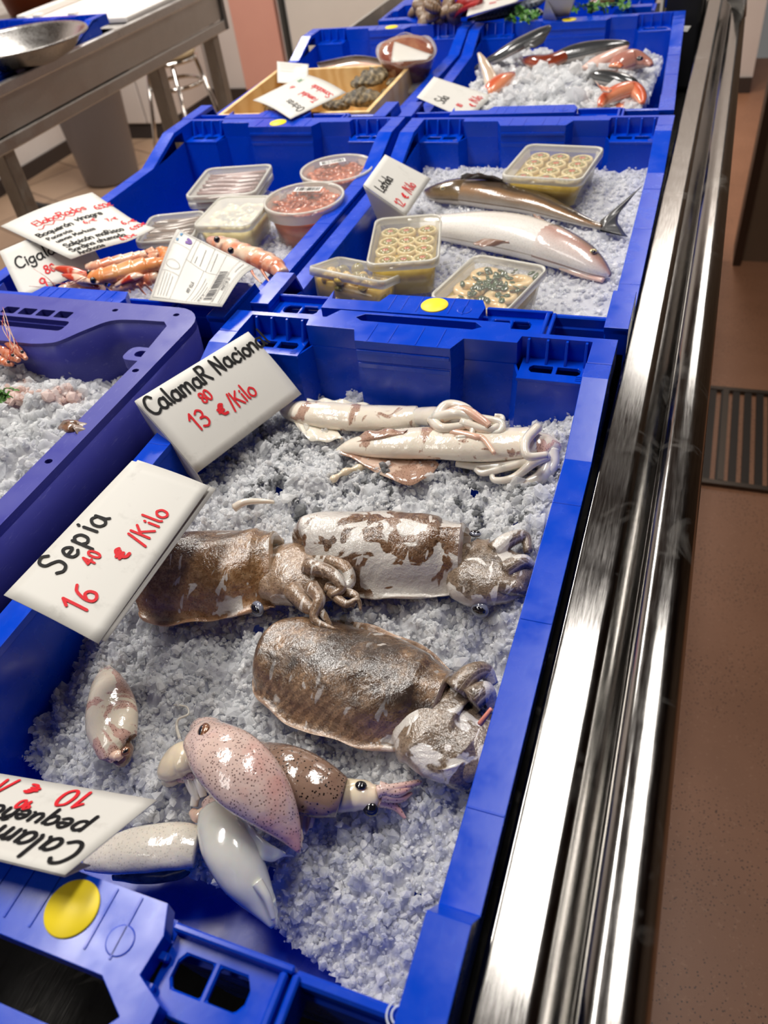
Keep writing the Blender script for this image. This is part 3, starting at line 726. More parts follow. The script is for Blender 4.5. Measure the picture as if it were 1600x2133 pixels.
card('white card lettered Calamar pequeño lying upside down at the bottom left', *px4([(135, 1823), (-230, 1735), (-60, 1602), (327, 1667)], (.021, .021, -.020, -.020)),
     lines=[('Calamar', .05, .33, .0190, 'k', .0020, {'track': 1.1}), ('pequeño', .15, .565, .0155, 'k', .0018, {'track': 1.05}), ('10', .28, .93, .0165, 'r', .0020, {'track': 1.15}), ('90', .50, .68, .0085, 'r', .0018), ('€', .56, .92, .0115, 'r', .0022), ('/Kilo', .70, .92, .0150, 'r', .0019)],
     flap=('top', (-.004, .014, -.022), 0))
def wavy_line(w, h):
    return [('r', [(w * (.17 + .50 * t), h * (.33 - .035 * t + .02 * math.sin(t * 26))) for t in np.linspace(0, 1, 60)], .0012)]
card('curled white list headed Elaborados lying over the tubs crate', *px4([(5, 480), (192, 401), (328, 493), (148, 540)], (.012, .012, -.012, -.004)),
     lines=[('ElaboRados', .19, .275, .0150, 'r', .0016, {'track': .9}), ('Boquerón', .08, .47, .0118, 'k', .0015, {'track': .95}), ('vinagre', .52, .435, .0118, 'k', .0015, {'track': .95}), ('6,50€', .82, .33, .0115, 'r', .0015, {'track': .8, 'wob': .1}),
            ('Pacarota', .10, .575, .0085, 'k', .0012), ('6,-€', .55, .52, .0095, 'r', .0013), ('Huevas Merluza', .10, .665, .0085, 'k', .0012), ('7,-€', .76, .58, .0085, 'r', .0013),
            ('Salpicón maRisco', .12, .80, .0118, 'k', .0015, {'track': .93}), ('6,-€', .85, .70, .0110, 'r', .0016), ('Sardina ahumada', .10, .90, .0105, 'k', .0014, {'track': .95}), ('6,50€', .84, .84, .0105, 'r', .0015, {'track': .85}),
            ('Anchoas', .12, .985, .0100, 'k', .0014), ('6,10€', .62, .965, .0095, 'r', .0014)], extra=wavy_line,
     bend=lambda u, v: .004 * math.sin(math.pi * u) + .016 * max(0, u + v - 1.62) ** 1.4 * 3 + .006 * (1 - u) * (1 - v), name='price_list', cat='price list')
card('white card lettered Cigala tucked under the Elaborados list', *px4([(-2, 524), (160, 455), (215, 552), (45, 622)], (.006, .006, -.03, -.03)),
     lines=[('Cigala', .10, .46, .020, 'k', .0020, {'track': 1.0}), ('9', .25, 1.0, .0190, 'r', .0020), ('80', .36, .76, .0135, 'r', .0019), ('€', .52, .97, .0130, 'r', .0018)])
def ticket(w, h):
    rr = random.Random(3); o = []
    u = lambda x, y: (x * w, y * h)
    for a, b in (((.03, .04), (.97, .05)), ((.97, .05), (.97, .95)), ((.97, .95), (.03, .95)), ((.03, .95), (.03, .04)), ((.03, .68), (.97, .68)), ((.03, .83), (.97, .84)), ((.03, .50), (.60, .50)), ((.60, .28), (.60, .68)), ((.60, .34), (.97, .34)), ((.35, .05), (.35, .28)), ((.03, .28), (.97, .29)), ((.75, .05), (.75, .28)), ((.60, .52), (.97, .53))):
        o.append(('y', [u(*a), u(*b)], .0005))
    x = .10
    while x < .66:
        wd = rr.choice((.004, .007, .011, .014)); o.append(('y', [u(x, .705), u(x, .815)], wd * w)); x += wd + rr.choice((.004, .006, .010))
    for y in (.10, .14, .18, .22): o.append(('y', [u(.06, y), u(.30 + .04 * rr.random(), y)], .0007))
    for y in (.56, .60, .64): o.append(('y', [u(.06, y), u(.3 + .25 * rr.random(), y)], .0007))
    for y in (.38, .44, .58): o.append(('y', [u(.63, y), u(.72 + .2 * rr.random(), y)], .0008))
    o.append(('y', [u(.06, .845), u(.62, .845)], .0009)); o.append(('y', [u(.66, .90), u(.92, .90)], .0009)); o.append(('y', [u(.05, .925), u(.42, .925)], .0008))
    o.append(('y', [(w * (.45 + .055 * math.cos(a)), h * (.165 + .09 * math.sin(a))) for a in np.linspace(0, 6.4, 30)], .0006))
    for cx, cy, r, ink, a0, a1 in ((.865, .19, .055, 'p', .1, 1.45), (.865, .19, .055, 'p', 1.7, 3.0), (.815, .10, .026, 't', 3.3, 6.0), (.925, .11, .028, 't', 3.3, 6.2)):
        for k in (.35, .6, .85): o.append((ink, [(w * (cx + r * k * math.cos(a)), h * (cy + r * 1.5 * k * math.sin(a))) for a in np.linspace(a0, a1, 8)], r * w * .30))
    return o
card('crumpled white printed ticket with barcode lying on the langoustines', *px4([(308, 618), (372, 483), (535, 565), (460, 632)], (.012, -.004, .014, .020)), extra=ticket,
     lines=[('MARTOR 21', .28, .905, .0065, 'y', .0009), ('ZARPUELLA', .18, .46, .0060, 'y', .0009), ('CAP SAN JUAN', .06, .665, .0035, 'y', .0005)],
     bend=lambda u, v: .006 * math.sin(2.4 * math.pi * v + .6) * math.sin(math.pi * u) - .004 * math.cos(math.pi * u), name='barcode_ticket', cat='ticket')
card('white folded card lettered Lechola at the left of the whole fish', *px4([(757, 385), (802, 322), (898, 372), (847, 448)], (.016, .016, -.022, -.022)),
     lines=[('Lechola', .10, .40, .0150, 'k', .0014, {'track': .9}), ('12', .06, .86, .0150, 'r', .0015), ('€', .28, .84, .0130, 'r', .0020), ('/Kilo', .42, .84, .0150, 'r', .0015)],
     flap=('left', (.012, .01, -.055), 0))
card('white card lettered Sola at the left of the iced orange fish', *px4([(868, 203), (904, 160), (1026, 200), (975, 250)], (.012, .012, -.020, -.020)),
     lines=[('Sola', .14, .46, .0190, 'k', .0014, {'track': .9}), ('9', .06, .93, .0150, 'r', .0015), ('80', .26, .74, .0100, 'r', .0014), ('€', .42, .92, .0130, 'r', .0018), ('/Kilo', .56, .90, .0160, 'r', .0015)])
card('white card lettered Ostras lying upside down on the oyster box', *px4([(605, 248), (527, 209), (637, 155), (721, 193)], (.006, .004, .000, .000)),
     lines=[('Ostras', .06, .30, .0215, 'k', .0017), ('Tamdal', .10, .58, .0200, 'r', .0020), ('de', .72, .60, .0150, 'r', .0018), ('Sonidade', .06, .82, .0200, 'r', .0020, {'track': .95}), ('7€', .80, .84, .0180, 'g', .0020)],
     bend=lambda u, v: .004 * math.sin(math.pi * u))
def tk2(w, h):
    return [('y', [(w * .1, h * y), (w * (.5 + .35 * random.random()), h * y)], .0012) for y in (.14, .24, .34, .46)] 
card('small white delivery slip behind the Ostras card on the oyster box', *px4([(577, 128), (643, 134), (640, 176), (578, 172)], (.006, .006, -.002, -.002)), extra=tk2, name='delivery_slip', cat='slip')
# ------------------------------------------------------------------ sea food: shared builders
def frames(C, up=Vector((0, 0, 1))):
    C = [Vector(c) for c in C]; out = []
    for i in range(len(C)):
        t = (C[min(i + 1, len(C) - 1)] - C[max(i - 1, 0)]).normalized()
        sd = t.cross(up); sd = sd.normalized() if sd.length > 1e-6 else Vector((1, 0, 0))
        out.append((C[i], t, sd, sd.cross(t).normalized()))
    return out
def body(mb, pts, n=40, seg=28, power=2.0, bottom=.45, roll=0.0, lump=0.0, seed=1, top=None):
    """lofted body; pts = (x, y, z, halfwidth, height) stations, z = the axis height. bottom = depth below the axis as a share of height"""
    S_ = catmull(pts, n); fr = frames([s[:3] for s in S_]); rs = []
    rng = random.Random(seed); ph = [rng.uniform(0, 6.28) for _ in range(6)]
    for k, (s, (c, t, sd, up)) in enumerate(zip(S_, fr)):
        w, h = max(s[3], 1e-4), max(s[4], 1e-4); u = k / (n - 1); ring = []
        for j in range(seg):
            a = 2 * math.pi * j / seg + roll; ca, sa = math.cos(a), math.sin(a)
            px_ = math.copysign(abs(ca) ** (2 / power), ca); pz = math.copysign(abs(sa) ** (2 / power), sa)
            if sa < 0: pz *= bottom
            d = 1 + lump * (math.sin(a * 2 + u * 9 + ph[0]) * .5 + math.sin(a * 5 + u * 17 + ph[1]) * .3 + math.sin(a * 3 - u * 27 + ph[2]) * .3)
            ring.append(c + sd * (px_ * w * d) + up * (pz * h * d))
        rs.append(ring)
    mb.rings(rs); return S_
def pst(px, py, z, hw, hh=None, ratio=.7):
    """station from the photo: pixel position, height of axis, half width in pixels"""
    p = P(px, py, z); w = hw * mpp(p)
    return (p.x, p.y, p.z, w, hh if hh is not None else w * ratio)
def arm(mb, pts, r0, r1, n=8, sm=18):
    mb.tube([Vector(p) for p in pts], lambda t: r0 + (r1 - r0) * t, n, sm)
def fin_sheet(mb, edge, inner, th=.0012, nz=5, wav=.0015, seed=0):
    """thin rounded fin between an inner and an outer line"""
    A = catmull(inner, 24); B = catmull(edge, 24); v = []; rng = random.Random(seed); ph = rng.uniform(0, 6)
    for s_ in (1, -1):
        for i in range(24):
            for k in range(nz):
                u = k / (nz - 1); q = A[i] * (1 - u) + B[i] * u
                t = th * (1 - u) ** .6 + .0002
                v.append(Vector(q) + Vector((0, 0, s_ * t + wav * u * math.sin(i * .9 + ph))))
    m = 24 * nz; f = []
    for i in range(23):
        for k in range(nz - 1):
            a = i * nz + k; f.append((a, a + 1, a + nz + 1, a + nz)); f.append((m + a, m + a + nz, m + a + nz + 1, m + a + 1))
        f.append((i * nz + nz - 1, (i + 1) * nz + nz - 1, m + (i + 1) * nz + nz - 1, m + i * nz + nz - 1))
        f.append((i * nz, m + i * nz, m + (i + 1) * nz, (i + 1) * nz))
    mb.add(v, f, [((x % m) // nz / 23, (x % nz) / nz) for x in range(2 * m)])

# ---- skins
def cuttle_skin(name, brown, dark, pale, rim, white=.56, stripes=True, bands=0.0, saddle=0.0):
    m = wet(name, .2, .1, 1.0); co = m.coord(); uv = m.coord('UV')
    big = m.noise(co, 26, 5, .65, .4); fine = m.noise(co, 190, 4, .7)
    c = m.mix(m.ramp(big, [(.32, 0.0), (.62, 1.0)]), lin(*dark), lin(*brown))
    c = m.mix(m.ramp(fine, [(.45, 0.0), (.6, .55)]), c, lin(*pale))
    w = m.vor(m.coord(scale=(1, 1, 1)), 520); c = m.mix(m.ramp(w, [(.2, .5), (.4, 0.0)]), c, lin(*[int(x * .55) for x in dark]))
    # pale torn patches and streaks
    wl = m.noise(m.coord(scale=(1, 1.0, 1)), 34, 3, .5, 1.1)
    k = m.ramp(wl, [(white, 0.0), (white + .025, 1.0)])
    c = m.mix(k, c, lin(214, 208, 200))
    st = m.ramp(m.noise(m.coord(scale=(3.2, 1, 1), rot=(0, 0, .35)), 44, 2, .5, .4), [(.655, 0.0), (.675, 1.0)])
    c = m.mix(st, c, lin(210, 202, 194))
    # thin rim of the mantle turns pinkish
    v = m.sep(uv)[1]; vv = m.math('ABSOLUTE', m.math('SUBTRACT', m.math('FRACT', m.math('MULTIPLY', v, 2.0)), .0)) 
    e = m.math('MINIMUM', vv, m.math('SUBTRACT', 1.0, vv))
    c = m.mix(m.ramp(e, [(.01, .75), (.14, 0.0)]), c, lin(*rim))
    if saddle:
        c = m.mix(m.math('MULTIPLY', m.math('MULTIPLY', m.ramp(e, [(.20, 0.0), (.36, saddle)]), m.ramp(m.noise(co, 20, 4, .65), [(.36, 0.0), (.52, 1.0)])), m.math('SUBTRACT', 1.0, k)), c, lin(46, 40, 38))
    if bands:
        b = m.wave(m.coord(rot=(0, 0, .9)), 55, 5, 3); c = m.mix(m.math('MULTIPLY', m.ramp(b, [(.45, 0.0), (.7, bands)]), m.ramp(e, [(.05, 0.0), (.15, 1.0), (.3, .6)])), c, lin(70, 52, 42))
    m.set('Base Color', c)
    m.set('Roughness', m.ramp(fine, [(.3, .08), (.7, .24)]))
    return m.bump(m.mix(.55, fine, m.noise(co, 75, 4, .6, 1.0)), .7, .0026).mat
SK_C1 = cuttle_skin('warm brown cuttlefish skin', (156, 112, 74), (98, 72, 44), (190, 154, 116), (206, 164, 132), .63, saddle=.35)
SK_C2 = cuttle_skin('torn pale cuttlefish skin', (126, 92, 66), (70, 48, 34), (156, 124, 96), (204, 196, 186), .47)
SK_C3 = cuttle_skin('grey brown cuttlefish skin', (158, 124, 92), (92, 70, 54), (192, 158, 124), (214, 182, 158), .665, bands=.5, saddle=.9)
SK_HEAD = cuttle_skin('mottled cuttlefish head skin', (148, 120, 94), (100, 80, 64), (180, 154, 128), (186, 168, 154), .62)
SK_HEADG = cuttle_skin('grey cuttlefish head skin', (132, 112, 92), (62, 52, 46), (160, 142, 122), (190, 176, 164), .56)
def flesh(name, col, col2, rough=.2, sss=.25):
    m = wet(name, rough, sss, .9); co = m.coord()
    m.set('Base Color', m.mix(m.ramp(m.noise(co, 38, 4, .6), [(.35, 0.0), (.68, 1.0)]), lin(*col), lin(*col2)))
    return m.bump(m.noise(co, 120, 3), .15, .001).mat
FLESH = flesh('pale squid flesh', (226, 216, 200), (236, 230, 220))
FLESH_Y = flesh('ivory squid flesh', (232, 216, 184), (224, 208, 186))
FLESH_P = flesh('pink squid flesh', (226, 178, 156), (232, 204, 180))
INNER = flesh('mantle lining', (208, 184, 156), (190, 160, 132))
def squid_skin(name, base, spot, patch, pth, pscale=24, spots=430, amount=.8, red=None):
    m = wet(name, .16, .2, 1.0); co = m.coord()
    c = m.mix(m.ramp(m.noise(co, 30, 4, .6), [(.35, 0.0), (.7, 1.0)]), lin(*base), lin(*[min(255, int(x * 1.06)) for x in base]))
    if red: c = m.mix(m.ramp(m.noise(co, 22, 3, .5), [(.5, 0.0), (.68, .65)]), c, lin(*red))
    pm = m.ramp(m.noise(m.coord(scale=(1, 1, 1)), pscale, 4, .6, .7), [(pth, 0.0), (pth + .03, 1.0)])
    if patch: c = m.mix(m.math('MULTIPLY', pm, .85), c, lin(*patch))
    sp = m.ramp(m.vor(co, spots), [(.20, amount), (.34, 0.0)])
    if patch: sp = m.math('MULTIPLY', sp, pm)
    c = m.mix(sp, c, lin(*spot)); m.set('Base Color', c)
    return m.bump(m.mix(.35, m.noise(co, 34, 2), m.noise(co, 130, 3)), .5, .0030).mat
SQ_BIG = squid_skin('white squid skin with torn brown patches', (232, 222, 206), (84, 44, 34), (172, 132, 112), .585, 34, 620, .8)
SQ_BIGF = squid_skin('brown speckled squid fin skin', (206, 178, 160), (84, 52, 40), (168, 132, 112), .42, 26, 560, .8)
SQ_PINK = squid_skin('pink speckled squid skin', (212, 186, 176), (78, 46, 44), None, .5, 24, 520, .85, red=(206, 130, 120))
SQ_DARK = squid_skin('dark speckled squid skin', (136, 110, 94), (20, 12, 12), None, .5, 24, 430, 1.0, red=(126, 92, 80))
SQ_LONE = squid_skin('ivory squid skin with rosy patches', (230, 218, 198), (88, 44, 40), (206, 160, 146), .50, 34, 620, .8)
SQ_WHITE = flesh('peeled white squid skin', (226, 224, 212), (216, 216, 206), .16, .35)
SQ_UNDER = squid_skin('white squid skin with faint dark speckles', (226, 218, 202), (40, 28, 26), None, .5, 20, 500, .25)
EYE_D = plain('dark wet eye', (22, 22, 28), .06, 0, Coat_Weight=1.0)
EYE_G = plain('grey eye lens', (120, 124, 140), .12, 0, Coat_Weight=1.0)
EYE_C = plain('coppery eye', (150, 104, 78), .18, .4, Coat_Weight=1.0)
DARKSK = wet('dark mottled skin', .2, .05, 1.0); DARKSK.set('Base Color', DARKSK.mix(DARKSK.ramp(DARKSK.noise(DARKSK.coord(), 60, 4), [(.42, 0.0), (.6, 1.0)]), lin(40, 30, 28), lin(150, 112, 88))); DARKSK = DARKSK.mat
def eye(parent, c, r, iris=EYE_G, nm='eye', tilt=(0, 0, 1), pup=.55):
    n = Vector(tilt).normalized(); q = n.to_track_quat('Z', 'Y').to_matrix()
    e = MB().ball(c, r, M=q, n=16, sq=(1.15, 1, .55)).build(nm, iris, parent)
    MB().ball(Vector(c) + n * r * .38, r * pup, M=q, n=12, sq=(1.3, .8, .4)).build('pupil', EYE_D, e)
    return e

# ---- cuttlefish
def cuttlefish(label, axis, mantle_hw, skin, headskin, head, eyes, arms, h=.026, seed=1, open_w=None, lipz=.004):
    """axis: photo points from tail to mantle opening; head: photo stations; eyes: photo points; arms: photo polylines"""
    p0 = P(*axis[len(axis) // 2][:2], -.08); zb = float(zA(p0.x, p0.y))
    r = root('cuttlefish', (p0.x, p0.y, zb), label, 'cuttlefish')
    st = []
    for (x, y), hw in zip(axis, mantle_hw):
        p = P(x, y, zb + .008); z = float(zA(p.x, p.y)) * .5 + zb * .5 + .008; p = P(x, y, z); st.append((p.x, p.y, p.z, hw * mpp(p)))
    S_ = catmull(st, 46); fr = frames([s[:3] for s in S_]); rng = random.Random(seed); ph = [rng.uniform(0, 6) for _ in range(4)]
    rs = []; NS = 40
    for k, (s, (c, t, sd, up)) in enumerate(zip(S_, fr)):
        u = k / 45; w = s[3]; hh = h * min(1, (4 * u * (1.25 - u)) ** .5 + .12) * (.9 if u > .9 else 1); ring = []
        for j in range(NS):
            a = 2 * math.pi * j / NS
            ca, sa = math.cos(a), math.sin(a)
            x = ca; z = 0
            if sa >= 0:
                q = abs(ca)
                dome = (1 - min(1, q / .86) ** 2.6) ** .62 if q < .86 else 0
                z = hh * (.16 * (1 - q) + .84 * dome) + .0012
            else: z = -.010 * (1 - abs(ca) ** 3)
            edge = 1 + .018 * math.sin(u * 15 + ph[0]) + .008 * math.sin(u * 37 + ph[1]) if abs(ca) > .86 else 1
            zz = z + (.0012 * math.sin(u * 22 + ph[2] + (0 if ca > 0 else 2)) if abs(ca) > .9 else 0)
            if sa > 0: zz += .0016 * math.sin(a * 3 + u * 11 + ph[3]) + .0008 * math.sin(a * 7 - u * 23)
            ring.append(c + sd * (x * w * edge) + up * zz)
        rs.append(ring)
    # fold the mantle opening inwards so that its rim has thickness
    c, t, sd, up = fr[-1]
    cen = sum(rs[-1], Vector()) / NS
    lip1 = [q + t * .003 + (q - cen) * .02 for q in rs[-1]]; lip2 = [cen + (q - cen) * .88 + t * .003 for q in lip1]; lip3 = [cen + (q - cen) * .80 - t * .018 for q in rs[-1]]
    mb = MB(); mb.rings(rs + [lip1], cap=False); mb.f.append(tuple(range(NS - 1, -1, -1))); mb.m.append(0)
    mb.build('mantle', skin, r)
    MB().rings([lip1, lip2, lip3], cap=False).build('mantle_rim', INNER, r)
    # head
    hs = []
    for (x, y, hw, dz, hr) in head:
        p = P(x, y, zb + .012 + dz); w = hw * mpp(p); hs.append((p.x, p.y, p.z, w, w * hr))
    mb = MB(); body(mb, hs, 26, 28, 2.2, .8, lump=.05, seed=seed)
    hd = mb.build('head', headskin, r)
    for (x, y, dz, rr_, tl) in eyes:
        eye(hd, P(x, y, zb + dz), rr_, EYE_G, tilt=tl, pup=.7)
    for (pts, r0, r1) in arms:
        mb = MB(); q = [P(x, y, zb + dz) for x, y, dz in pts]; arm(mb, q, r0, r1, 9, 20)
        mb.build('arm', headskin, r)
    return r
cuttlefish('brown cuttlefish half hidden behind the Sepia card', [(268, 1225), (300, 1212), (360, 1206), (440, 1200), (520, 1195), (572, 1190)], [20, 92, 122, 124, 112, 98], SK_C1, SK_HEAD,
           [(560, 1196, 62, .004, .62), (600, 1196, 78, .006, .58), (650, 1205, 74, .008, .55), (690, 1225, 50, .006, .5), (705, 1238, 18, .002, .5)],
           [(536, 1268, .016, .0062, (-.35, -.65, .55)), (618, 1140, .028, .0050, (.1, .3, 1))],
           [([(660, 1160, .030), (715, 1180, .034), (728, 1215, .030), (700, 1235, .030)], .0078, .0030), ([(640, 1180, .036), (690, 1195, .040), (712, 1225, .036), (688, 1240, .034)], .0072, .0025),
            ([(610, 1230, .028), (640, 1262, .030), (668, 1275, .030), (690, 1305, .024)], .0085, .0016), ([(650, 1225, .034), (665, 1250, .036), (655, 1290, .030), (700, 1312, .028)], .0070, .0014),
            ([(690, 1235, .030), (720, 1258, .032), (745, 1250, .034), (752, 1272, .030)], .0045, .0010), ([(680, 1225, .030), (740, 1240, .030), (735, 1262, .032)], .0050, .0014)], h=.036, seed=3)
cuttlefish('pale cuttlefish with torn brown skin touching the right rim', [(630, 1168), (650, 1160), (720, 1158), (800, 1162), (880, 1168), (958, 1172)], [22, 72, 108, 112, 104, 92], SK_C2, SK_HEADG,
           [(955, 1184, 66, .002, .6), (985, 1190, 86, .003, .55), (1030, 1192, 82, .004, .5), (1070, 1178, 62, .004, .5), (1092, 1165, 24, .003, .5)],
           [(1000, 1270, .012, .0062, (-.1, -.8, .5)), (990, 1112, .024, .0045, (0, .4, 1))],
           [([(1030, 1150, .026), (1060, 1125, .030), (1092, 1118, .026), (1100, 1150, .022)], .0085, .0035), ([(1050, 1190, .026), (1085, 1170, .028), (1104, 1180, .022), (1098, 1205, .016)], .0080, .0030),
            ([(1040, 1220, .022), (1075, 1225, .022), (1092, 1235, .016)], .0085, .0040)], h=.040, seed=5)
cuttlefish('large grey brown cuttlefish lowest of the three', [(552, 1365), (575, 1372), (650, 1392), (740, 1420), (830, 1450), (908, 1478)], [34, 96, 132, 142, 134, 104], SK_C3, SK_HEADG,
           [(885, 1480, 92, .000, .5), (920, 1505, 122, .002, .42), (955, 1530, 112, .002, .40), (985, 1510, 92, .002, .4), (1008, 1480, 40, .002, .4)],
           [(884, 1568, .018, .0080, (-.35, -.75, .8))],
           [([(950, 1440, .030), (980, 1405, .034), (1010, 1398, .030), (1026, 1425, .022)], .0095, .0045), ([(980, 1460, .032), (1010, 1440, .032), (1022, 1470, .022)], .0095, .0050),
            ([(960, 1560, .022), (985, 1590, .016), (998, 1618, .010)], .0110, .0060), ([(940, 1590, .020), (950, 1618, .014), (975, 1628, .008)], .0110, .0060)], h=.032, seed=8)

# ---- squid
def squid(label, stations, skin, z_add=0.0, ratio=.72, parts=(), lump=.02, seed=1, name='squid', zz=None):
    """stations: (px, py, halfwidth px, lift) from the tail tip to the mantle opening"""
    m = stations[len(stations) // 2]; p0 = P(m[0], m[1], -.09); zb = (float(zA(p0.x, p0.y)) if zz is None else zz) + z_add
    r = root(name, (p0.x, p0.y, zb), label, 'squid')
    mb = MB(); body(mb, [pst(x, y, zb + .002 + hw * .00022 + l, hw, ratio=ratio) for x, y, hw, l in stations], 40, 28, 2.0, .8, lump=lump, seed=seed)
    mb.build('mantle', skin, r)
    for kind, data, mat_ in parts:
        mb = MB()
        if kind == 'head' or kind == 'lump':
            body(mb, [pst(x, y, zb + l, hw, ratio=.8) for x, y, hw, l in data], 22, 20, 2.0, .9, lump=.05, seed=seed + 1); mb.build('head' if kind == 'head' else 'organ', mat_, r)
        elif kind == 'arm':
            pts, r0, r1 = data; arm(mb, [P(x, y, zb + l) for x, y, l in pts], r0, r1, 9, 26); mb.build('arm', mat_, r)
        elif kind == 'fin':
            inner, outer = data; fin_sheet(mb, [P(x, y, zb + l) for x, y, l in outer], [P(x, y, zb + l) for x, y, l in inner], seed=seed); mb.build('fin', mat_, r)
        elif kind == 'eye':
            (x, y, l), rr_, tl = data; eye(r, P(x, y, zb + l), rr_, mat_, tilt=tl)
    return r
squid('large white squid lying furthest back against the far wall of the front crate', [(585, 842, 6, .004), (612, 856, 26, .004), (680, 866, 36, .004), (760, 872, 36, .004), (830, 872, 33, .004), (872, 868, 28, .004)], SQ_BIG, .002, parts=[
    ('fin', ([(600, 868, .010), (640, 885, .010), (700, 895, .008)], [(612, 880, .010), (650, 918, .010), (715, 915, .010)]), SQ_BIG),
    ('fin', ([(640, 842, .018), (700, 842, .022), (760, 846, .022)], [(640, 832, .018), (700, 832, .024), (770, 842, .022)]), SQ_BIG),
    ('head', [(868, 868, 22, .014), (900, 868, 25, .020), (940, 872, 24, .026), (965, 876, 14, .026)], FLESH),
    ('eye', ((905, 880, .026), .0045, (0, -.6, 1)), EYE_G)] +
    [('arm', (pts, r0, r1), m) for pts, r0, r1, m in [
        ([(905, 880, .034), (930, 846, .040), (970, 850, .042), (1000, 880, .040), (1036, 895, .036)], .0068, .0022, FLESH), ([(905, 872, .036), (950, 862, .044), (985, 870, .042), (1042, 880, .040), (1040, 900, .036), (1010, 900, .036)], .0060, .0024, FLESH),
        ([(900, 875, .034), (920, 892, .036), (960, 888, .038), (980, 880, .040), (982, 905, .036), (950, 912, .034)], .0056, .0020, FLESH), ([(920, 870, .038), (965, 855, .046), (1005, 876, .044), (1020, 888, .042)], .0062, .0030, FLESH_P),
        ([(960, 880, .040), (1015, 895, .038), (1040, 885, .038), (1046, 870, .038), (1030, 866, .040)], .0048, .0022, FLESH), ([(940, 900, .034), (990, 910, .036), (1008, 915, .036), (1030, 945, .034)], .0040, .0020, FLESH_P)]], seed=4)
squid('large white squid in front with a brown speckled fin', [(700, 938, 4, .002), (740, 930, 24, .004), (820, 926, 38, .006), (900, 924, 42, .008), (990, 928, 44, .010), (1070, 926, 44, .010), (1108, 922, 40, .010)], SQ_BIG, .0, parts=[
    ('fin', ([(712, 940, .008), (780, 950, .008), (850, 955, .008), (905, 960, .008)], [(705, 942, .010), (760, 970, .010), (830, 1006, .009), (880, 1002, .009), (915, 968, .010)]), SQ_BIGF),
    ('fin', ([(720, 928, .014), (780, 915, .026), (840, 905, .030)], [(705, 935, .008), (770, 898, .026), (850, 896, .032)]), SQ_BIGF),
    ('head', [(1085, 928, 34, .016), (1115, 930, 36, .018), (1140, 936, 34, .016), (1150, 950, 24, .010)], SQ_LONE)] +
    [('arm', (pts, r0, r1), m) for pts, r0, r1, m in [
        ([(1120, 890, .036), (1095, 920, .038), (1100, 950, .034), (1140, 948, .032)], .0050, .0034, FLESH), ([(1140, 950, .020), (1110, 965, .020), (1070, 995, .010), (1030, 1000, .008), (1025, 980, .010)], .0052, .0022, FLESH),
        ([(1130, 955, .016), (1060, 970, .014), (1000, 972, .010), (950, 966, .010)], .0060, .0030, FLESH), ([(1145, 950, .014), (1130, 990, .010), (1105, 1005, .006), (1080, 1018, .004)], .0075, .0050, FLESH),
        ([(1125, 960, .018), (1075, 968, .016), (1010, 985, .010), (990, 978, .010)], .0048, .0024, FLESH), ([(1148, 940, .018), (1150, 970, .012), (1125, 1000, .008)], .0075, .0050, FLESH)]], seed=6)
squid('small ivory squid alone at the left edge of the ice', [(226, 1386, 3, .002), (222, 1410, 26, .003), (228, 1455, 47, .004), (234, 1505, 54, .005), (240, 1545, 46, .005), (243, 1552, 40, .005)], SQ_LONE, .002, parts=[
    ('head', [(238, 1545, 30, .008), (246, 1566, 32, .012), (250, 1582, 24, .010), (248, 1596, 8, .006)], DARKSK), ('eye', ((262, 1565, .022), .0032, (.5, -.3, 1)), EYE_C), ('lump', [(232, 1575, 8, .018), (245, 1574, 12, .020), (252, 1582, 6, .018)], FLESH_P)], ratio=.62, seed=9)
squid('dark speckled squid pointing right with short arms', [(535, 1560, 20, .002), (580, 1600, 58, .004), (630, 1630, 64, .006), (680, 1650, 56, .006), (712, 1660, 44, .006)], SQ_DARK, .002, parts=[
    ('head', [(705, 1658, 34, .010), (745, 1656, 34, .012), (775, 1658, 28, .012), (800, 1652, 16, .010)], FLESH_Y), ('eye', ((752, 1636, .021), .0036, (0, .3, 1)), EYE_D), ('eye', ((772, 1686, .013), .0048, (0, -.6, .7)), EYE_D),
    ('fin', ([(600, 1640, .010), (630, 1670, .010), (660, 1690, .008)], [(605, 1660, .010), (628, 1735, .006), (650, 1722, .006)]), FLESH_P)] +
    [('arm', (pts, r0, r1), SQ_PINK) for pts, r0, r1 in [([(790, 1645, .018), (830, 1650, .016), (860, 1638, .014)], .0060, .0012), ([(795, 1655, .016), (835, 1662, .012), (858, 1652, .010)], .0055, .0010), ([(790, 1668, .012), (822, 1680, .008), (845, 1705, .004)], .0045, .0010), ([(785, 1650, .020), (820, 1642, .018), (870, 1630, .014), (876, 1626, .014)], .0045, .0008)]], seed=12)
squid('peeled white squid with its tip towards the near rim', [(572, 1930, 8, .000), (545, 1880, 30, .002), (510, 1825, 50, .006), (478, 1765, 56, .010), (455, 1715, 46, .012), (440, 1688, 30, .012)], SQ_WHITE, .006, parts=[
    ('fin', ([(520, 1850, .016), (545, 1885, .012), (565, 1920, .006)], [(548, 1815, .016), (572, 1865, .012), (580, 1915, .004)]), SQ_WHITE), ('arm', ([(535, 1838, .022), (556, 1870, .018), (570, 1915, .010)], .0040, .0016), SQ_WHITE),
    ('lump', [(438, 1668, 20, .014), (452, 1690, 24, .016), (470, 1710, 12, .018)], SQ_PINK)], ratio=.66, seed=14)
squid('white squid with a dark lower side below the upside down card', [(180, 1795, 20, .0), (230, 1780, 40, .0), (300, 1768, 50, .002), (370, 1762, 50, .003), (412, 1765, 42, .003)], SQ_UNDER, .006, parts=[
    ('lump', [(240, 1812, 20, -.010), (300, 1815, 26, -.012), (370, 1808, 24, -.012), (412, 1795, 12, -.008)], DARKSK)], ratio=.62, seed=15)  # dark mottled lump along the lower side of the mantle
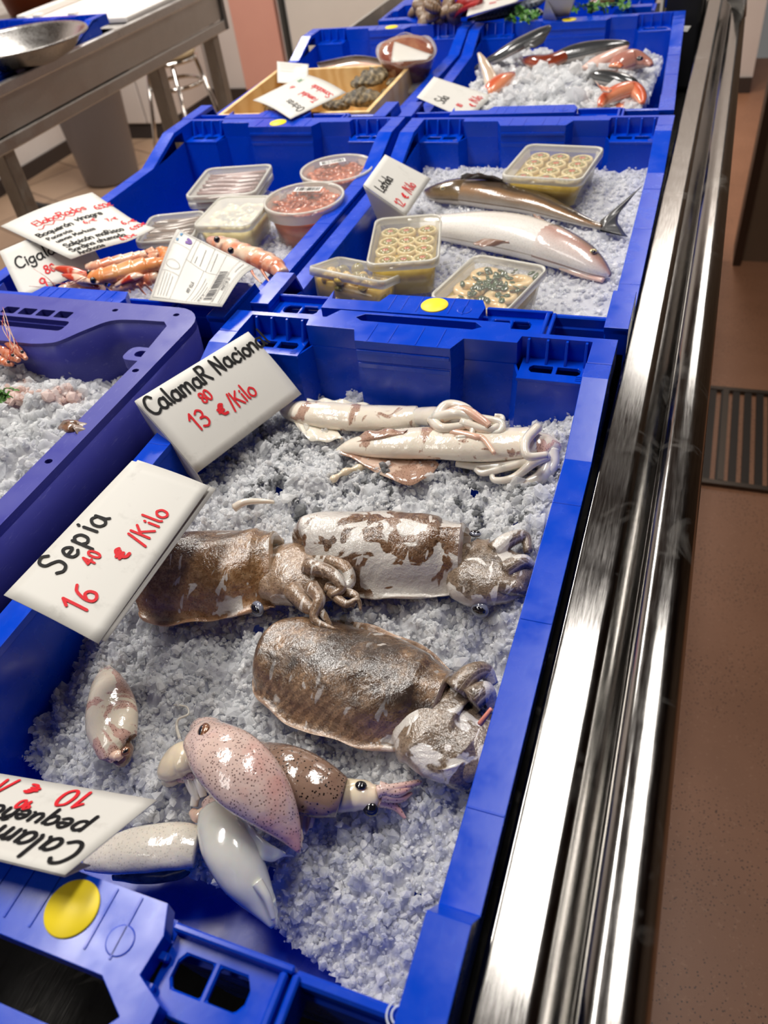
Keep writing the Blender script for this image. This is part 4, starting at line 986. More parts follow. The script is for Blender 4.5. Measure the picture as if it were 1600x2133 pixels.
squid('pink speckled squid on top of the small squid pile', [(624, 1776, 3, .012), (600, 1728, 30, .014), (560, 1672, 58, .018), (510, 1618, 72, .022), (462, 1572, 68, .024), (428, 1540, 50, .022), (418, 1532, 42, .020)], SQ_PINK, .010, parts=[
    ('head', [(440, 1548, 40, .026), (428, 1525, 36, .026), (412, 1512, 20, .022)], SQ_PINK), ('eye', ((424, 1524, .046), .0056, (-.6, -.2, .9)), EYE_C), ('eye', ((408, 1548, .036), .0030, (-.8, -.4, .5)), EYE_D),
    ('fin', ([(500, 1690, .018), (545, 1745, .014), (595, 1778, .012)], [(498, 1712, .012), (540, 1790, .006), (612, 1782, .008)]), SQ_WHITE),
    ('fin', ([(585, 1690, .022), (605, 1725, .018), (620, 1760, .014)], [(605, 1690, .016), (630, 1730, .012), (630, 1765, .010)]), FLESH_P)], ratio=.62, lump=.02, seed=11)
squid('torn yellowish squid head and arms at the left of the pile', [(335, 1612, 8, .004), (350, 1600, 30, .008), (378, 1582, 38, .012), (405, 1575, 34, .016)], FLESH_Y, .002, parts=[
    ('lump', [(372, 1622, 10, .010), (395, 1610, 22, .014), (420, 1600, 24, .018)], SQ_PINK), ('lump', [(345, 1625, 14, .004), (358, 1618, 22, .008), (372, 1608, 18, .010)], FLESH_Y), ('lump', [(400, 1690, 8, .004), (412, 1700, 14, .006), (426, 1690, 10, .008)], FLESH_P)] +
    [('arm', (pts, r0, r1), FLESH) for pts, r0, r1 in [([(395, 1615, .014), (400, 1640, .012), (412, 1668, .008)], .0050, .0022), ([(412, 1612, .016), (418, 1635, .014), (424, 1660, .010)], .0048, .0026), ([(425, 1610, .016), (440, 1635, .014), (446, 1660, .010)], .0050, .0030), ([(405, 1620, .014), (408, 1650, .010), (404, 1680, .006)], .0042, .0028),
        ([(375, 1540, .006), (368, 1515, .006), (372, 1498, .008), (392, 1488, .008), (388, 1472, .006), (362, 1468, .004)], .0013, .0006)]], lump=.05, seed=17, name='torn_squid')
# loose scraps
o = MB().tube([P(488, 1058, -.066), P(510, 1046, -.062), P(545, 1044, -.063), P(572, 1046, -.066)], lambda t: .0042 * (1 - .6 * t), 10, 20).build('tentacle_scrap', FLESH); tag(o, 'pale loose tentacle on the ice above the brown cuttlefish', 'tentacle')
o = MB().tube([P(690, 1002, -.072), P(715, 985, -.070), P(745, 975, -.070), P(768, 972, -.072)], lambda t: .0030 + .001 * math.sin(t * 20), 8, 20).build('tentacle_scrap', FLESH_Y); tag(o, 'yellowish tentacle scrap on the ice below the front squid', 'tentacle')
o = MB().tube([P(1000, 1508, -.040), P(1012, 1492, -.034), P(1024, 1476, -.030)], lambda t: .0019 - .0006 * t, 8, 10).build('crab_stick_shred', plain('pink shred', (236, 150, 132), .4)); tag(o, 'thin pink shred stuck at the right rim beside the lowest cuttlefish', 'seafood scrap')
# ------------------------------------------------------------------ clear tubs
def clear_plastic(name, milk=.06, tint=(.97, .97, .95, 1)):
    m = N(name, lin(236, 234, 228), .12)
    tp = m.n('ShaderNodeBsdfTransparent'); tp.inputs[0].default_value = tint
    lw = m.n('ShaderNodeLayerWeight'); lw.inputs[0].default_value = .35
    mx = m.n('ShaderNodeMixShader'); m.l(m.math('ADD', m.math('MULTIPLY', lw.outputs[0], .55), milk), mx.inputs[0])
    m.l(tp.outputs[0], mx.inputs[1]); m.l(m.b.outputs[0], mx.inputs[2])
    m.bump(m.noise(m.coord(), 30, 3), .25, .002)
    out = [x for x in m.t.nodes if x.type == 'OUTPUT_MATERIAL'][0]; m.l(mx.outputs[0], out.inputs[0]); return m.mat
TUB = clear_plastic('clear tub plastic', .10); LID = clear_plastic('clear lid plastic', .07)
OIL = N('golden oil', lin(206, 170, 62), .12, Coat_Weight=.8); OIL.set('Base Color', OIL.mix(OIL.ramp(OIL.noise(OIL.coord(), 50, 3), [(.35, 0.0), (.7, 1.0)]), lin(176, 146, 46), lin(210, 182, 84))); OIL = OIL.mat
ANCH = flesh('pale anchovy', (226, 208, 160), (206, 184, 124)); OLV = flesh('green olive', (150, 138, 62), (128, 118, 50)); PEP = flesh('red pepper', (190, 92, 48), (170, 76, 40))
PEACH = flesh('peach squid ring', (232, 206, 160), (224, 190, 140)); PARS = flesh('chopped parsley', (34, 74, 22), (22, 50, 16))
ORNG = flesh('orange smoked fish', (214, 116, 66), (178, 84, 46)); PURP = flesh('purple anchovy fillets', (122, 88, 90), (150, 112, 108)); BROWN = flesh('brown sardine fillets', (92, 66, 52), (122, 90, 70)); YEL = flesh('yellow salad pieces', (226, 192, 88), (206, 176, 112))
GARL = flesh('cream garlic pieces', (236, 224, 176), (226, 208, 150)); WLAB = plain('white barcode label', (232, 230, 226), .5)
def rrect(w, h, r, z, n=5):
    o = []
    for cx, cy, a0 in ((w / 2 - r, h / 2 - r, 0), (-w / 2 + r, h / 2 - r, 90), (-w / 2 + r, -h / 2 + r, 180), (w / 2 - r, -h / 2 + r, 270)):
        for k in range(n + 1): a = math.radians(a0 + 90 * k / n); o.append(Vector((cx + r * math.cos(a), cy + r * math.sin(a), z)))
    return o
def blob(mb, c, r, rng, sq=(1, 1, .6)):
    M = Euler((rng.uniform(-.5, .5), rng.uniform(-.5, .5), rng.uniform(0, 6))).to_matrix()
    mb.ball(c, r, M, 10, (sq[0] * rng.uniform(.7, 1.3), sq[1] * rng.uniform(.7, 1.3), sq[2] * rng.uniform(.7, 1.3)))
def tub(label, px=None, z=0.0, h=.045, fill='olive', frame=None, group=None, seed=1, rad=.012, shrink=.82):
    """rectangular clear tub with a snap lid; px = four photo corners of the lid (TL, TR, BR, BL) on the plane z"""
    if frame is None:
        a, b, c, d = px4(px, (z,) * 4); cen = (a + b + c + d) / 4
        u = ((b - a) + (c - d)) / 2; v = ((a - d) + (b - c)) / 2; W = u.length; u = u.normalized(); v = v - u * v.dot(u); H = v.length; v.normalize()
        M = Matrix((u, v, u.cross(v))).transposed().to_4x4(); M.translation = cen
    else: M, W, H = frame
    rng = random.Random(seed); T = lambda ring: [M @ q for q in ring]
    lo = min((M @ Vector((sx * W / 2, sy * H / 2, -h))).z for sx in (-1, 1) for sy in (-1, 1))
    r = root('food_tub', (M.translation.x, M.translation.y, lo), label, 'tub', group=group)
    def sh(k): return rrect(W * (shrink + (.95 - shrink) * k), H * (shrink + (.95 - shrink) * k), rad, -h + (h - .004) * k)
    MB().rings([T(sh(k)) for k in np.linspace(0, 1, 5)], cap=False).build('tub_body', TUB, r)
    # lid: rim bead and slightly sunken panel
    rim = [(1.0, -.009), (1.02, -.009), (1.03, -.004), (1.02, .0005), (.985, .001), (.965, -.0015)]
    MB().rings([T(rrect(W * k, H * k, rad * 1.1, zz)) for k, zz in rim], cap=False).build('lid_rim', clear_plastic('lid rim plastic', .28) if 'lid rim plastic' not in bpy.data.materials else bpy.data.materials['lid rim plastic'], r, solid=.0006)
    mb = MB(); mb.add(T(rrect(W * .965, H * .965, rad, -.0015)), [tuple(range(24))]); mb.build('lid', LID, r)
    # contents
    ib = .86 if fill in ('salad',) else .90
    top = -.008
    MB().rings([T(rrect(W * k, H * k, rad, zz)) for k, zz in ((shrink * .96, -h + .002), (.885, top - .005))]).build('oil' if fill in ('olive', 'rings', 'parsley', 'salad') else 'filling', {'olive': OIL, 'rings': OIL, 'parsley': GARL, 'salad': YEL, 'purple': PURP, 'brown': BROWN}[fill], r)
    if fill == 'olive':
        for i in range(3):
            for j in range(4):
                c = M @ Vector(((i - 1) * W * .27 + rng.uniform(-.002, .002), (j - 1.5) * H * .205 + rng.uniform(-.002, .002), top)); q = min(W * .27, H * .205) / 2 * rng.uniform(1.04, 1.2)
                ol = MB().lathe([(q * .8, -.012), (q, -.004), (q * .97, 0), (q * .80, .0005), (q * .72, -.001), (q * .70, -.006)], c, 18, cap=False).build('anchovy_roll', ANCH, r)
                MB().lathe([(q * .70, -.004), (q * .68, -.0005), (q * .5, .0012), (q * .30, .0010)], c, 16, cap=False).build('olive', OLV, ol)
                MB().lathe([(q * .32, .0008), (q * .25, .0016), (q * .02, .0018)], c, 12, cap=False).build('pepper_filling', PEP, ol)
    elif fill == 'rings':
        for i, (x, y) in enumerate(((-.22, .28), (.22, .26), (-.24, -.05), (.20, -.08), (-.20, -.34), (.22, -.34))):
            c = M @ Vector((x * W, y * H, top)); q = W * .20
            MB().lathe([(q, -.004), (q * 1.02, -.001), (q * .9, .001), (q * .55, .0012), (q * .40, -.001), (q * .36, -.005)], c, 22, Matrix.Rotation(rng.uniform(-.15, .15), 3, 'X'), cap=False).build('squid_ring', PEACH, r)
        mb = MB()
        for k in range(80):
            x, y = rng.gauss(0, .16), rng.gauss(.06, .20)
            if abs(x) < .42 and abs(y) < .42: blob(mb, M @ Vector((x * W, y * H, top + .0022)), .0032, rng, (1.4, 1, .35))
        tag(mb.build('parsley', PARS, r), kind='stuff')
    elif fill == 'parsley':
        mb = MB()
        for k in range(60): blob(mb, M @ Vector((rng.uniform(-.4, .4) * W, rng.uniform(-.4, .4) * H, top - .001)), .0065, rng, (1.2, 1, .5))
        tag(mb.build('garlic_pieces', GARL, r), kind='stuff'); mb = MB()
        for k in range(34): blob(mb, M @ Vector((rng.gauss(0, .17) * W, rng.gauss(0, .2) * H, top + .002)), .0035, rng, (1.4, .8, .3))
        tag(mb.build('parsley', PARS, r), kind='stuff')
    elif fill == 'salad':
        mb = MB(); mb2 = MB()
        for k in range(110):
            t = rng.random(); kx = shrink + (.92 - shrink) * t
            blob(mb if rng.random() < .8 else mb2, M @ Vector((rng.uniform(-.46, .46) * W * kx, rng.uniform(-.46, .46) * H * kx, -h + .004 + (h - .012) * t)), .0075, rng, (1, 1, .8))
        tag(mb.build('salad_pieces', YEL, r), kind='stuff'); tag(mb2.build('olive_pieces', OLV, r), kind='stuff')
    elif fill in ('purple', 'brown'):
        for k in range(7):
            y = (k - 3) * H * .125; mt = {'purple': PURP, 'brown': BROWN}[fill]
            mb = MB(); body(mb, [tuple(M @ Vector((x * W, y + rng.uniform(-.004, .004), top))) + (w_, .004) for x, w_ in ((-.42, .003), (-.2, H * .062), (.1, H * .065), (.42, .003))], 14, 10, 2, .6); mb.build('fillet', mt, r)
    return r
def round_tub(label, cpx, rx, z, h, seed=1, rot=0.0):
    c = P(*cpx, z); R_ = rx * mpp(c); rng = random.Random(seed)
    r = root('round_food_tub', (c.x, c.y, z - h), label, 'tub', group=None)
    MB().lathe([(R_ * .80, -h), (R_ * .84, -h * .6), (R_ * .92, -.016), (R_ * .95, -.004)], c, 44, cap=False).build('tub_body', TUB, r)
    MB().lathe([(R_ * .97, -.017), (R_ * 1.0, -.016), (R_ * 1.0, -.006), (R_ * 1.03, -.004), (R_ * 1.03, .001), (R_ * .985, .0015), (R_ * .96, -.001)], c, 44, cap=False).build('lid_rim', bpy.data.materials['lid rim plastic'], r, solid=.0006)
    MB().lathe([(R_ * .96, -.001), (.0002, -.001)], c, 44, cap=False).build('lid', LID, r)
    MB().lathe([(.0002, -h + .002), (R_ * .78, -h + .002), (R_ * .90, -.012), (.0002, -.010)], c, 36, cap=False).build('filling', ORNG, r)
    mb = MB()
    for k in range(70):
        a, q = rng.uniform(0, 6.28), R_ * .82 * rng.random() ** .5; blob(mb, c + Vector((q * math.cos(a), q * math.sin(a), -.010)), .0065, rng, (1.5, .9, .5))
    tag(mb.build('orange_pieces', ORNG, r), kind='stuff')
    # printed label on the lid
    M = Matrix.Rotation(rot, 3, 'Z'); lab = MB(); x0, y0 = (-.45 * R_, .38 * R_)
    q = lambda x, y, zz: c + M @ Vector((x, y, zz))
    lab.add([q(-.42 * R_, .40 * R_, .0002), q(.30 * R_, .40 * R_, .0002), q(.30 * R_, .68 * R_, .0002), q(-.42 * R_, .68 * R_, .0002)], [(0, 1, 2, 3)])
    lb = lab.build('barcode_label', WLAB, r); bars = MB(); x = -.36 * R_
    while x < .24 * R_:
        w_ = rng.choice((.0006, .0012, .0018)); bars.add([q(x, .44 * R_, .0005), q(x + w_, .44 * R_, .0005), q(x + w_, .64 * R_, .0005), q(x, .64 * R_, .0005)], [(0, 1, 2, 3)]); x += w_ + rng.choice((.0007, .0012))
    bars.build('barcode', INK_K, lb, smooth=False)
    pr = MB()
    for k in range(9):
        yy = .28 * R_ - k * .095 * R_; x = -.62 * R_
        while x < .62 * R_:
            w_ = rng.uniform(.05, .16) * R_
            if rng.random() < .8: pr.add([q(x, yy, .0005), q(x + w_, yy, .0005), q(x + w_, yy + .03 * R_, .0005), q(x, yy + .03 * R_, .0005)], [(0, 1, 2, 3)])
            x += w_ + .03 * R_
    pr.build('printed_text', plain('dark printed lid text', (60, 40, 36), .5) if 'dark printed lid text' not in bpy.data.materials else bpy.data.materials['dark printed lid text'], r, smooth=False)
    return r
tub('clear tub of stuffed olive anchovy rolls at the left of the white fish', [(770, 456), (907, 447), (926, 540), (778, 552)], -.012, .050, 'olive', seed=2)
tub('clear tub of olive anchovy rolls furthest back by the far wall', [(1086, 300), (1246, 305), (1224, 378), (1060, 366)], -.018, .044, 'olive', seed=3)
tub('clear tub of squid rings with chopped parsley in yellow oil', [(975, 527), (1119, 551), (1076, 658), (910, 622)], -.020, .044, 'rings', seed=4)
_a, _b = P(652, 628, -.058), P(700, 640, -.058)
_u = (P(868, 602, -.022) - P(642, 556, -.010)); _W = .098; _u.normalize()
_v = Vector((0, 0, 1)).cross(_u).normalized(); _v = (Matrix.Rotation(-.30, 3, _u) @ _v).normalized(); _M = Matrix((_u, _v, _u.cross(_v))).transposed().to_4x4()
_M.translation = P(642, 556, -.010) + _u * _W / 2 + _v * .040
tub('clear tub of yellow seafood salad tipped against the near wall', frame=(_M, _W, .080), h=.040, fill='salad', seed=5, rad=.008)
tub('lower clear tub of purple anchovy fillets under its twin', [(440, 365), (574, 357), (528, 416), (384, 426)], -.052, .022, 'purple', seed=6)
tub('upper clear tub of purple anchovy fillets at the back of the tubs crate', [(438, 350), (572, 342), (524, 402), (379, 412)], -.030, .020, 'purple', seed=7)
tub('flat clear tub of brown sardine fillets behind the ticket', [(311, 450), (428, 438), (398, 496), (284, 506)], -.034, .030, 'brown', seed=8)
tub('clear tub of garlic and parsley left of the orange tub', [(454, 412), (549, 405), (540, 474), (406, 468)], -.026, .046, 'parsley', seed=9)
round_tub('front round tub of orange smoked fish with barcode lid', (633, 412), 83, -.020, .058, 1, .1)
round_tub('back round tub of orange smoked fish near the far wall', (702, 350), 76, -.026, .052, 2, .5)

# ------------------------------------------------------------------ whole fish
def fish_skin(name, back, flank, belly, edge0=.12, gold=None, spots=0.0, vb=.30):
    m = wet(name, .2, .06, .8); uv = m.coord('UV'); v = m.sep(uv)[1]; co = m.coord()
    d = m.math('ABSOLUTE', m.math('SUBTRACT', v, vb))      # 0 along the back line, .5 at the belly
    d = m.math('ADD', d, m.math('MULTIPLY', m.math('SUBTRACT', m.noise(co, 22, 4), .5), .10))
    st = [(edge0, lin(*back)), (edge0 + .08, lin(*(gold or flank))), (edge0 + .16, lin(*flank)), (edge0 + .28, lin(*belly))]
    c = m.ramp(d, st); sc = m.vor(co, 420)
    c = m.mix(m.ramp(sc, [(.1, .16), (.5, 0.0)]), c, lin(*[int(x * .6) for x in back]))
    if spots: c = m.mix(m.ramp(m.noise(co, 40, 3), [(.55, 0.0), (.62, spots)]), c, lin(*back))
    m.set('Base Color', c); return m.bump(sc, .12, .0006).mat
FIN = wet('fish fin', .3, .1, .5); FIN.set('Base Color', FIN.mix(FIN.wave(FIN.coord('UV'), 24, .6, 1), lin(126, 104, 92), lin(168, 136, 120))); FIN = FIN.mat
FIN_D = wet('dark fish fin', .3, .05, .5); FIN_D.set('Base Color', FIN_D.mix(FIN_D.wave(FIN_D.coord('UV'), 22, .6, 1), lin(52, 54, 56), lin(92, 92, 92))); FIN_D = FIN_D.mat
F_WHITE = fish_skin('white bellied fish skin', (126, 118, 104), (224, 216, 204), (238, 234, 228), .02, vb=.48)
F_BROWN = fish_skin('brown backed fish skin', (74, 62, 52), (150, 136, 122), (206, 198, 190), .10, gold=(150, 112, 74))
F_HEAD = fish_skin('greyish pink fish head', (124, 112, 98), (214, 194, 186), (236, 230, 224), .07, gold=(182, 140, 128), vb=.40)
F_HEADB = fish_skin('brown fish head', (92, 76, 56), (150, 134, 116), (190, 180, 168), .16, gold=(140, 116, 82), vb=.28)
F_RED = fish_skin('red orange fish skin', (206, 96, 62), (228, 146, 108), (238, 214, 198), .08)
F_RUST = fish_skin('rust brown fish skin', (120, 48, 30), (160, 72, 46), (206, 150, 120), .2)
F_GREY = fish_skin('dark grey fish skin', (48, 50, 52), (92, 94, 94), (196, 190, 184), .20, spots=.5)
F_PALE = fish_skin('pale fish skin', (200, 176, 152), (222, 206, 186), (232, 222, 208), .1)
F_PINK = fish_skin('rosy fish head skin', (176, 118, 104), (204, 150, 134), (222, 186, 170), .2)
JAW = flesh('white fish jaw', (232, 206, 192), (226, 178, 164))
IRIS = plain('fish iris', (206, 190, 140), .15, .2, Coat_Weight=1.0)
def fish(label, st, z, skin, ratio=.6, roll=0.0, parts=(), name='fish', cat='fish', seed=1):
    m = st[len(st) // 2]; p0 = P(m[0], m[1], z); r = root(name, (p0.x, p0.y, z - .012), label, cat)
    mb = MB(); body(mb, [pst(x, y, z + l, hw, ratio=ratio) for x, y, hw, l in st], 44, 30, 2.1, .9, roll=roll, lump=.008, seed=seed); mb.build('body', skin, r)
    for kind, data, mt in parts:
        if kind == 'fin':
            mb = MB(); fin_sheet(mb, [P(x, y, z + l) for x, y, l in data[1]], [P(x, y, z + l) for x, y, l in data[0]], .0010, wav=.0008); mb.build('fin', mt, r)
        elif kind == 'eye':
            e = MB().ball(P(*data[0][:2], z + data[0][2]), data[1], n=14, sq=(1, 1, .6)).build('eye', mt, r); MB().ball(P(*data[0][:2], z + data[0][2] + data[1] * .35), data[1] * .55, n=10, sq=(1, 1, .5)).build('pupil', EYE_D, e)
        else:
            mb = MB(); body(mb, [pst(x, y, z + l, hw, ratio=ratio * 1.03 if kind == 'head' else .6) for x, y, hw, l in data], 20, 24, 2.1, .9, lump=.01, seed=seed); mb.build(kind, mt, r)
    return r
fish('silver white fish with its head at the right on the fine ice', [(760, 462, 14, .0), (840, 468, 24, .006), (920, 474, 34, .012), (1000, 480, 48, .016), (1075, 492, 54, .018), (1140, 510, 50, .018), (1195, 532, 42, .014), (1238, 555, 28, .010), (1266, 572, 10, .006)], -.063, F_WHITE, .74, parts=[
    ('head', [(1118, 503, 40, .018), (1140, 510, 50.5, .018), (1195, 532, 43, .0145), (1238, 555, 29, .0105), (1264, 571, 12, .0065), (1270, 575, 4, .006)], F_HEAD), ('eye', ((1236, 524, .026), .0050), IRIS),
    ('fin', ([(1060, 505, .030), (1030, 500, .034), (1010, 498, .030)], [(1062, 506, .028), (1010, 514, .030), (985, 508, .030)]), FIN), ('fin', ([(1120, 462, .032), (1135, 470, .032), (1145, 478, .03)], [(1110, 445, .034), (1125, 452, .036), (1140, 466, .034)]), FIN),
    ('jaw', [(1170, 556, 10, .006), (1215, 570, 13, .004), (1258, 584, 8, .002)], JAW)], seed=2)
fish('brown backed fish behind with its forked tail at the right rim', [(890, 398, 8, .004), (912, 402, 24, .008), (955, 400, 34, .012), (1030, 408, 38, .014), (1105, 422, 33, .012), (1170, 444, 22, .010), (1225, 464, 12, .008), (1256, 472, 9, .006)], -.065, F_BROWN, .72, parts=[
    ('head', [(888, 398, 8, .006), (912, 402, 25, .0085), (955, 400, 35, .0125), (985, 404, 34, .012)], F_HEADB), ('eye', ((922, 392, .032), .0042), IRIS),
    ('fin', ([(1250, 462, .012), (1256, 472, .012), (1250, 480, .010)], [(1340, 384, .040), (1288, 452, .016), (1308, 494, .004)]), FIN_D), ('fin', ([(960, 372, .034), (1000, 372, .034), (1050, 380, .032)], [(962, 362, .040), (1005, 362, .044), (1060, 376, .036)]), FIN_D)], seed=3)
zc = -.012
fish('dark grey fish tail sticking up at the left of the iced crate', [(1000, 140, 16, -.03), (1032, 122, 21, -.01), (1062, 104, 24, .004), (1095, 86, 24, .016), (1125, 70, 20, .026), (1146, 56, 8, .034)], zc, F_GREY, .5, parts=[('fin', ([(1090, 92, .016), (1110, 84, .022), (1130, 70, .028)], [(1096, 104, .010), (1128, 92, .014), (1150, 58, .034)]), FIN_D)])
fish('rust coloured fish lying behind the ice under the grey tail', [(1086, 122, 6, -.02), (1110, 128, 17, -.012), (1140, 130, 20, -.010), (1172, 118, 17, -.008), (1205, 108, 9, -.006)], zc, F_RUST, .7)
fish('grey fish head with an open pale jaw by the far wall', [(1150, 126, 14, -.015), (1185, 115, 21, -.008), (1225, 106, 22, -.002), (1265, 98, 17, .004), (1300, 92, 9, .008), (1312, 92, 3, .008)], zc, F_GREY, .8, parts=[('jaw', [(1218, 142, 8, -.004), (1245, 130, 18, -.002), (1280, 112, 15, .002), (1307, 97, 5, .006)], JAW)])
fish('rosy fish head with a dark eye at the right rim', [(1265, 148, 14, -.016), (1290, 135, 25, -.010), (1318, 126, 26, -.008), (1345, 130, 14, -.010), (1358, 136, 5, -.012)], zc, F_PINK, .8, parts=[('eye', ((1333, 122, .016), .0060), EYE_D), ('gill', [(1270, 138, 6, .006), (1285, 136, 11, .008), (1296, 140, 6, .006)], F_RED)])
fish('small grey fish half sunk in the ice at the right', [(1222, 160, 8, -.012), (1250, 160, 17, -.008), (1285, 166, 18, -.008), (1315, 172, 13, -.010), (1330, 176, 5, -.012)], zc, F_GREY, .8)
fish('curved orange gurnard at the near right corner of the ice', [(1250, 222, 6, -.01), (1262, 206, 15, -.006), (1290, 192, 20, -.004), (1318, 188, 20, -.006), (1334, 202, 14, -.010), (1338, 216, 6, -.012)], zc, F_RED, .8, parts=[('fin', ([(1255, 190, .010), (1268, 192, .012), (1275, 188, .012)], [(1240, 168, .02), (1246, 176, .016), (1262, 180, .014)]), F_RED)])
fish('orange fish lowest in the near right corner of its crate', [(1270, 232, 6, -.026), (1290, 226, 15, -.024), (1312, 224, 15, -.024), (1332, 228, 6, -.026)], zc, F_RED, .7)
fish('pale fish standing tail up at the left wall of its crate', [(998, 112, 4, .02), (1006, 128, 9, .012), (1016, 150, 13, .0), (1026, 176, 16, -.012), (1032, 192, 8, -.02)], zc, F_PALE, .8)
fish('bright orange fish piece at the left edge of the ice', [(1010, 200, 8, -.018), (1024, 188, 18, -.012), (1044, 172, 20, -.008), (1062, 160, 12, -.008), (1070, 152, 4, -.01)], zc, F_RED, .8)

# ------------------------------------------------------------------ langoustines and shrimps
LG = wet('orange langoustine shell', .24, .1, .7); _c = LG.coord(); LG.set('Base Color', LG.mix(LG.ramp(LG.noise(_c, 26, 4), [(.35, 0.0), (.7, 1.0)]), lin(228, 128, 62), lin(238, 178, 122))); LG.bump(LG.noise(_c, 130, 3), .25, .001); LG = LG.mat
LGP = wet('pale langoustine shell', .24, .1, .7); _c = LGP.coord(); LGP.set('Base Color', LGP.mix(LGP.ramp(LGP.noise(_c, 34, 4), [(.4, 0.0), (.62, 1.0)]), lin(236, 208, 180), lin(220, 128, 90))); LGP.bump(LGP.noise(_c, 130, 3), .2, .001); LGP = LGP.mat
LGR = wet('red banded claw shell', .22, .1, .7); _c = LGR.coord(); LGR.set('Base Color', LGR.mix(LGR.ramp(LGR.noise(_c, 45, 2), [(.46, 0.0), (.54, 1.0)]), lin(232, 196, 172), lin(200, 64, 40))); LGR = LGR.mat
SHR = wet('orange shrimp shell', .22, .2, .7); _c = SHR.coord(); SHR.set('Base Color', SHR.mix(SHR.ramp(SHR.noise(_c, 60, 4), [(.4, 0.0), (.66, 1.0)]), lin(192, 108, 74), lin(222, 164, 134))); SHR = SHR.mat
def langoustine(label, st, z, skin, claws=(), eyes=(), legs=(), fan=None, name='langoustine', cat='langoustine', segs=7, seed=1, feel=()):
    m = st[len(st) // 2]; p0 = P(m[0], m[1], z); r = root(name, (p0.x, p0.y, z - .012), label, cat)
    S_ = catmull([pst(x, y, z + l, hw, ratio=.8) for x, y, hw, l in st], 70); out = []
    for k, s in enumerate(S_):
        u = k / 69 * segs; f = .98 + .20 * (u - int(u)) ** .8
        out.append((s[0], s[1], s[2], s[3] * f, s[4] * f))
    mb = MB(); body(mb, out, 70, 20, 2.0, .8); mb.build('shell', skin, r)
    for pts, r0 in claws:
        mb = MB(); q = catmull([P(x, y, z + l) for x, y, l in pts], 20); body(mb, [tuple(c) + (r0 * w_, r0 * w_ * .8) for c, w_ in zip(q, [.35, .5, .6, .62, .66, .72, .8, .9, 1, 1.05, 1.08, 1.05, 1.0, .92, .85, .75, .62, .5, .34, .1])], 30, 12); mb.build('claw', LGR, r)
    for x, y, l, rr_ in eyes: MB().ball(P(x, y, z + l), rr_, n=12).build('eye', EYE_D, r)
    for pts, r0 in legs: mb = MB(); arm(mb, [P(x, y, z + l) for x, y, l in pts], r0, r0 * .4, 6, 12); mb.build('leg', LGP, r)
    for pts in feel: mb = MB(); arm(mb, [P(x, y, z + l) for x, y, l in pts], .0006, .0003, 5, 16); mb.build('antenna', LGR, r)
    if fan:
        for a, b in fan: mb = MB(); fin_sheet(mb, [P(x, y, z + l) for x, y, l in b], [P(x, y, z + l) for x, y, l in a], .0014); mb.build('tail_fin', skin, r)
    return r
ze = -.026
langoustine('orange langoustine on top of the pile with its banded tail at the right', [(188, 578, 10, .014), (205, 578, 19, .016), (240, 571, 21, .017), (285, 560, 22, .018), (318, 552, 18, .018), (344, 547, 12, .016)], ze, LG,
    claws=[([(196, 574, .016), (150, 566, .018), (104, 556, .020)], .0072), ([(205, 590, .016), (165, 582, .016), (128, 572, .018)], .0066)], eyes=[(186, 568, .022, .0036), (194, 584, .020, .0040)],
    legs=[([(215, 590, .010), (230, 604, .004), (240, 612, .0)], .0016), ([(230, 588, .010), (250, 602, .004), (262, 610, .0)], .0016), ([(250, 584, .010), (270, 598, .004), (280, 606, .0)], .0016)], fan=[([(330, 545, .018), (345, 548, .018), (345, 555, .016)], [(352, 530, .02), (366, 540, .018), (362, 556, .014)])], feel=[[(186, 570, .02), (140, 590, .03), (80, 585, .02)], [(190, 574, .02), (120, 604, .02), (70, 612, .01)]])
langoustine('paler langoustine lying behind the top one', [(182, 556, 8, .012), (205, 554, 13, .014), (245, 545, 14, .014), (285, 536, 13, .014), (305, 530, 10, .014)], ze, LGP, fan=[([(302, 524, .016), (310, 530, .014), (306, 536, .012)], [(312, 514, .02), (330, 524, .018), (324, 540, .012)])], legs=[([(195, 562, .01), (180, 556, .008), (176, 550, .008)], .0014), ([(215, 552, .016), (205, 544, .02), (212, 540, .02)], .0012)], seed=2)
langoustine('white and pink langoustine at the front of the pile', [(232, 600, 8, .002), (255, 596, 17, .004), (285, 586, 20, .006), (315, 578, 19, .006), (336, 574, 10, .004)], ze, LGP, claws=[([(240, 596, .008), (275, 580, .014), (300, 574, .016)], .0075)], eyes=[(220, 588, .012, .0036)], legs=[([(300, 590, .01), (312, 602, .0), (322, 610, -.004)], .0018), ([(285, 592, .01), (296, 606, .0), (304, 614, -.004)], .0018), ([(265, 596, .006), (272, 610, .0)], .0018)], seed=3)
langoustine('pale langoustine lowest behind the near rim', [(120, 606, 8, -.006), (150, 602, 17, -.004), (185, 602, 18, -.004), (215, 604, 14, -.006)], ze, LGP, claws=[([(206, 598, .006), (178, 590, .010), (150, 582, .012)], .006)], legs=[([(140, 604, .006), (160, 610, .002)], .0014), ([(165, 600, .008), (180, 612, .002)], .0014)], feel=[[(120, 604, .004), (100, 580, .02), (70, 560, .03)], [(130, 600, .004), (110, 600, .02), (60, 596, .03)]], seed=4)
langoustine('large pale orange prawn at the right of the ticket', [(438, 500, 10, .004), (470, 512, 19, .008), (505, 527, 21, .010), (540, 540, 22, .010), (570, 554, 20, .008), (590, 572, 13, .004)], ze, LGP, eyes=[(452, 499, .024, .0042), (481, 522, .024, .0042)], legs=[([(520, 555, .006), (530, 575, .0), (545, 590, -.004)], .0022), ([(545, 562, .006), (556, 580, .0), (566, 592, -.004)], .0022)], name='prawn', cat='prawn', seed=5)
langoustine('orange prawn tail showing under the lower corner of the ticket', [(488, 618, 8, -.004), (505, 610, 13, -.002), (522, 604, 12, -.002), (535, 602, 6, -.004)], ze, LG, name='prawn', cat='prawn', seed=6)
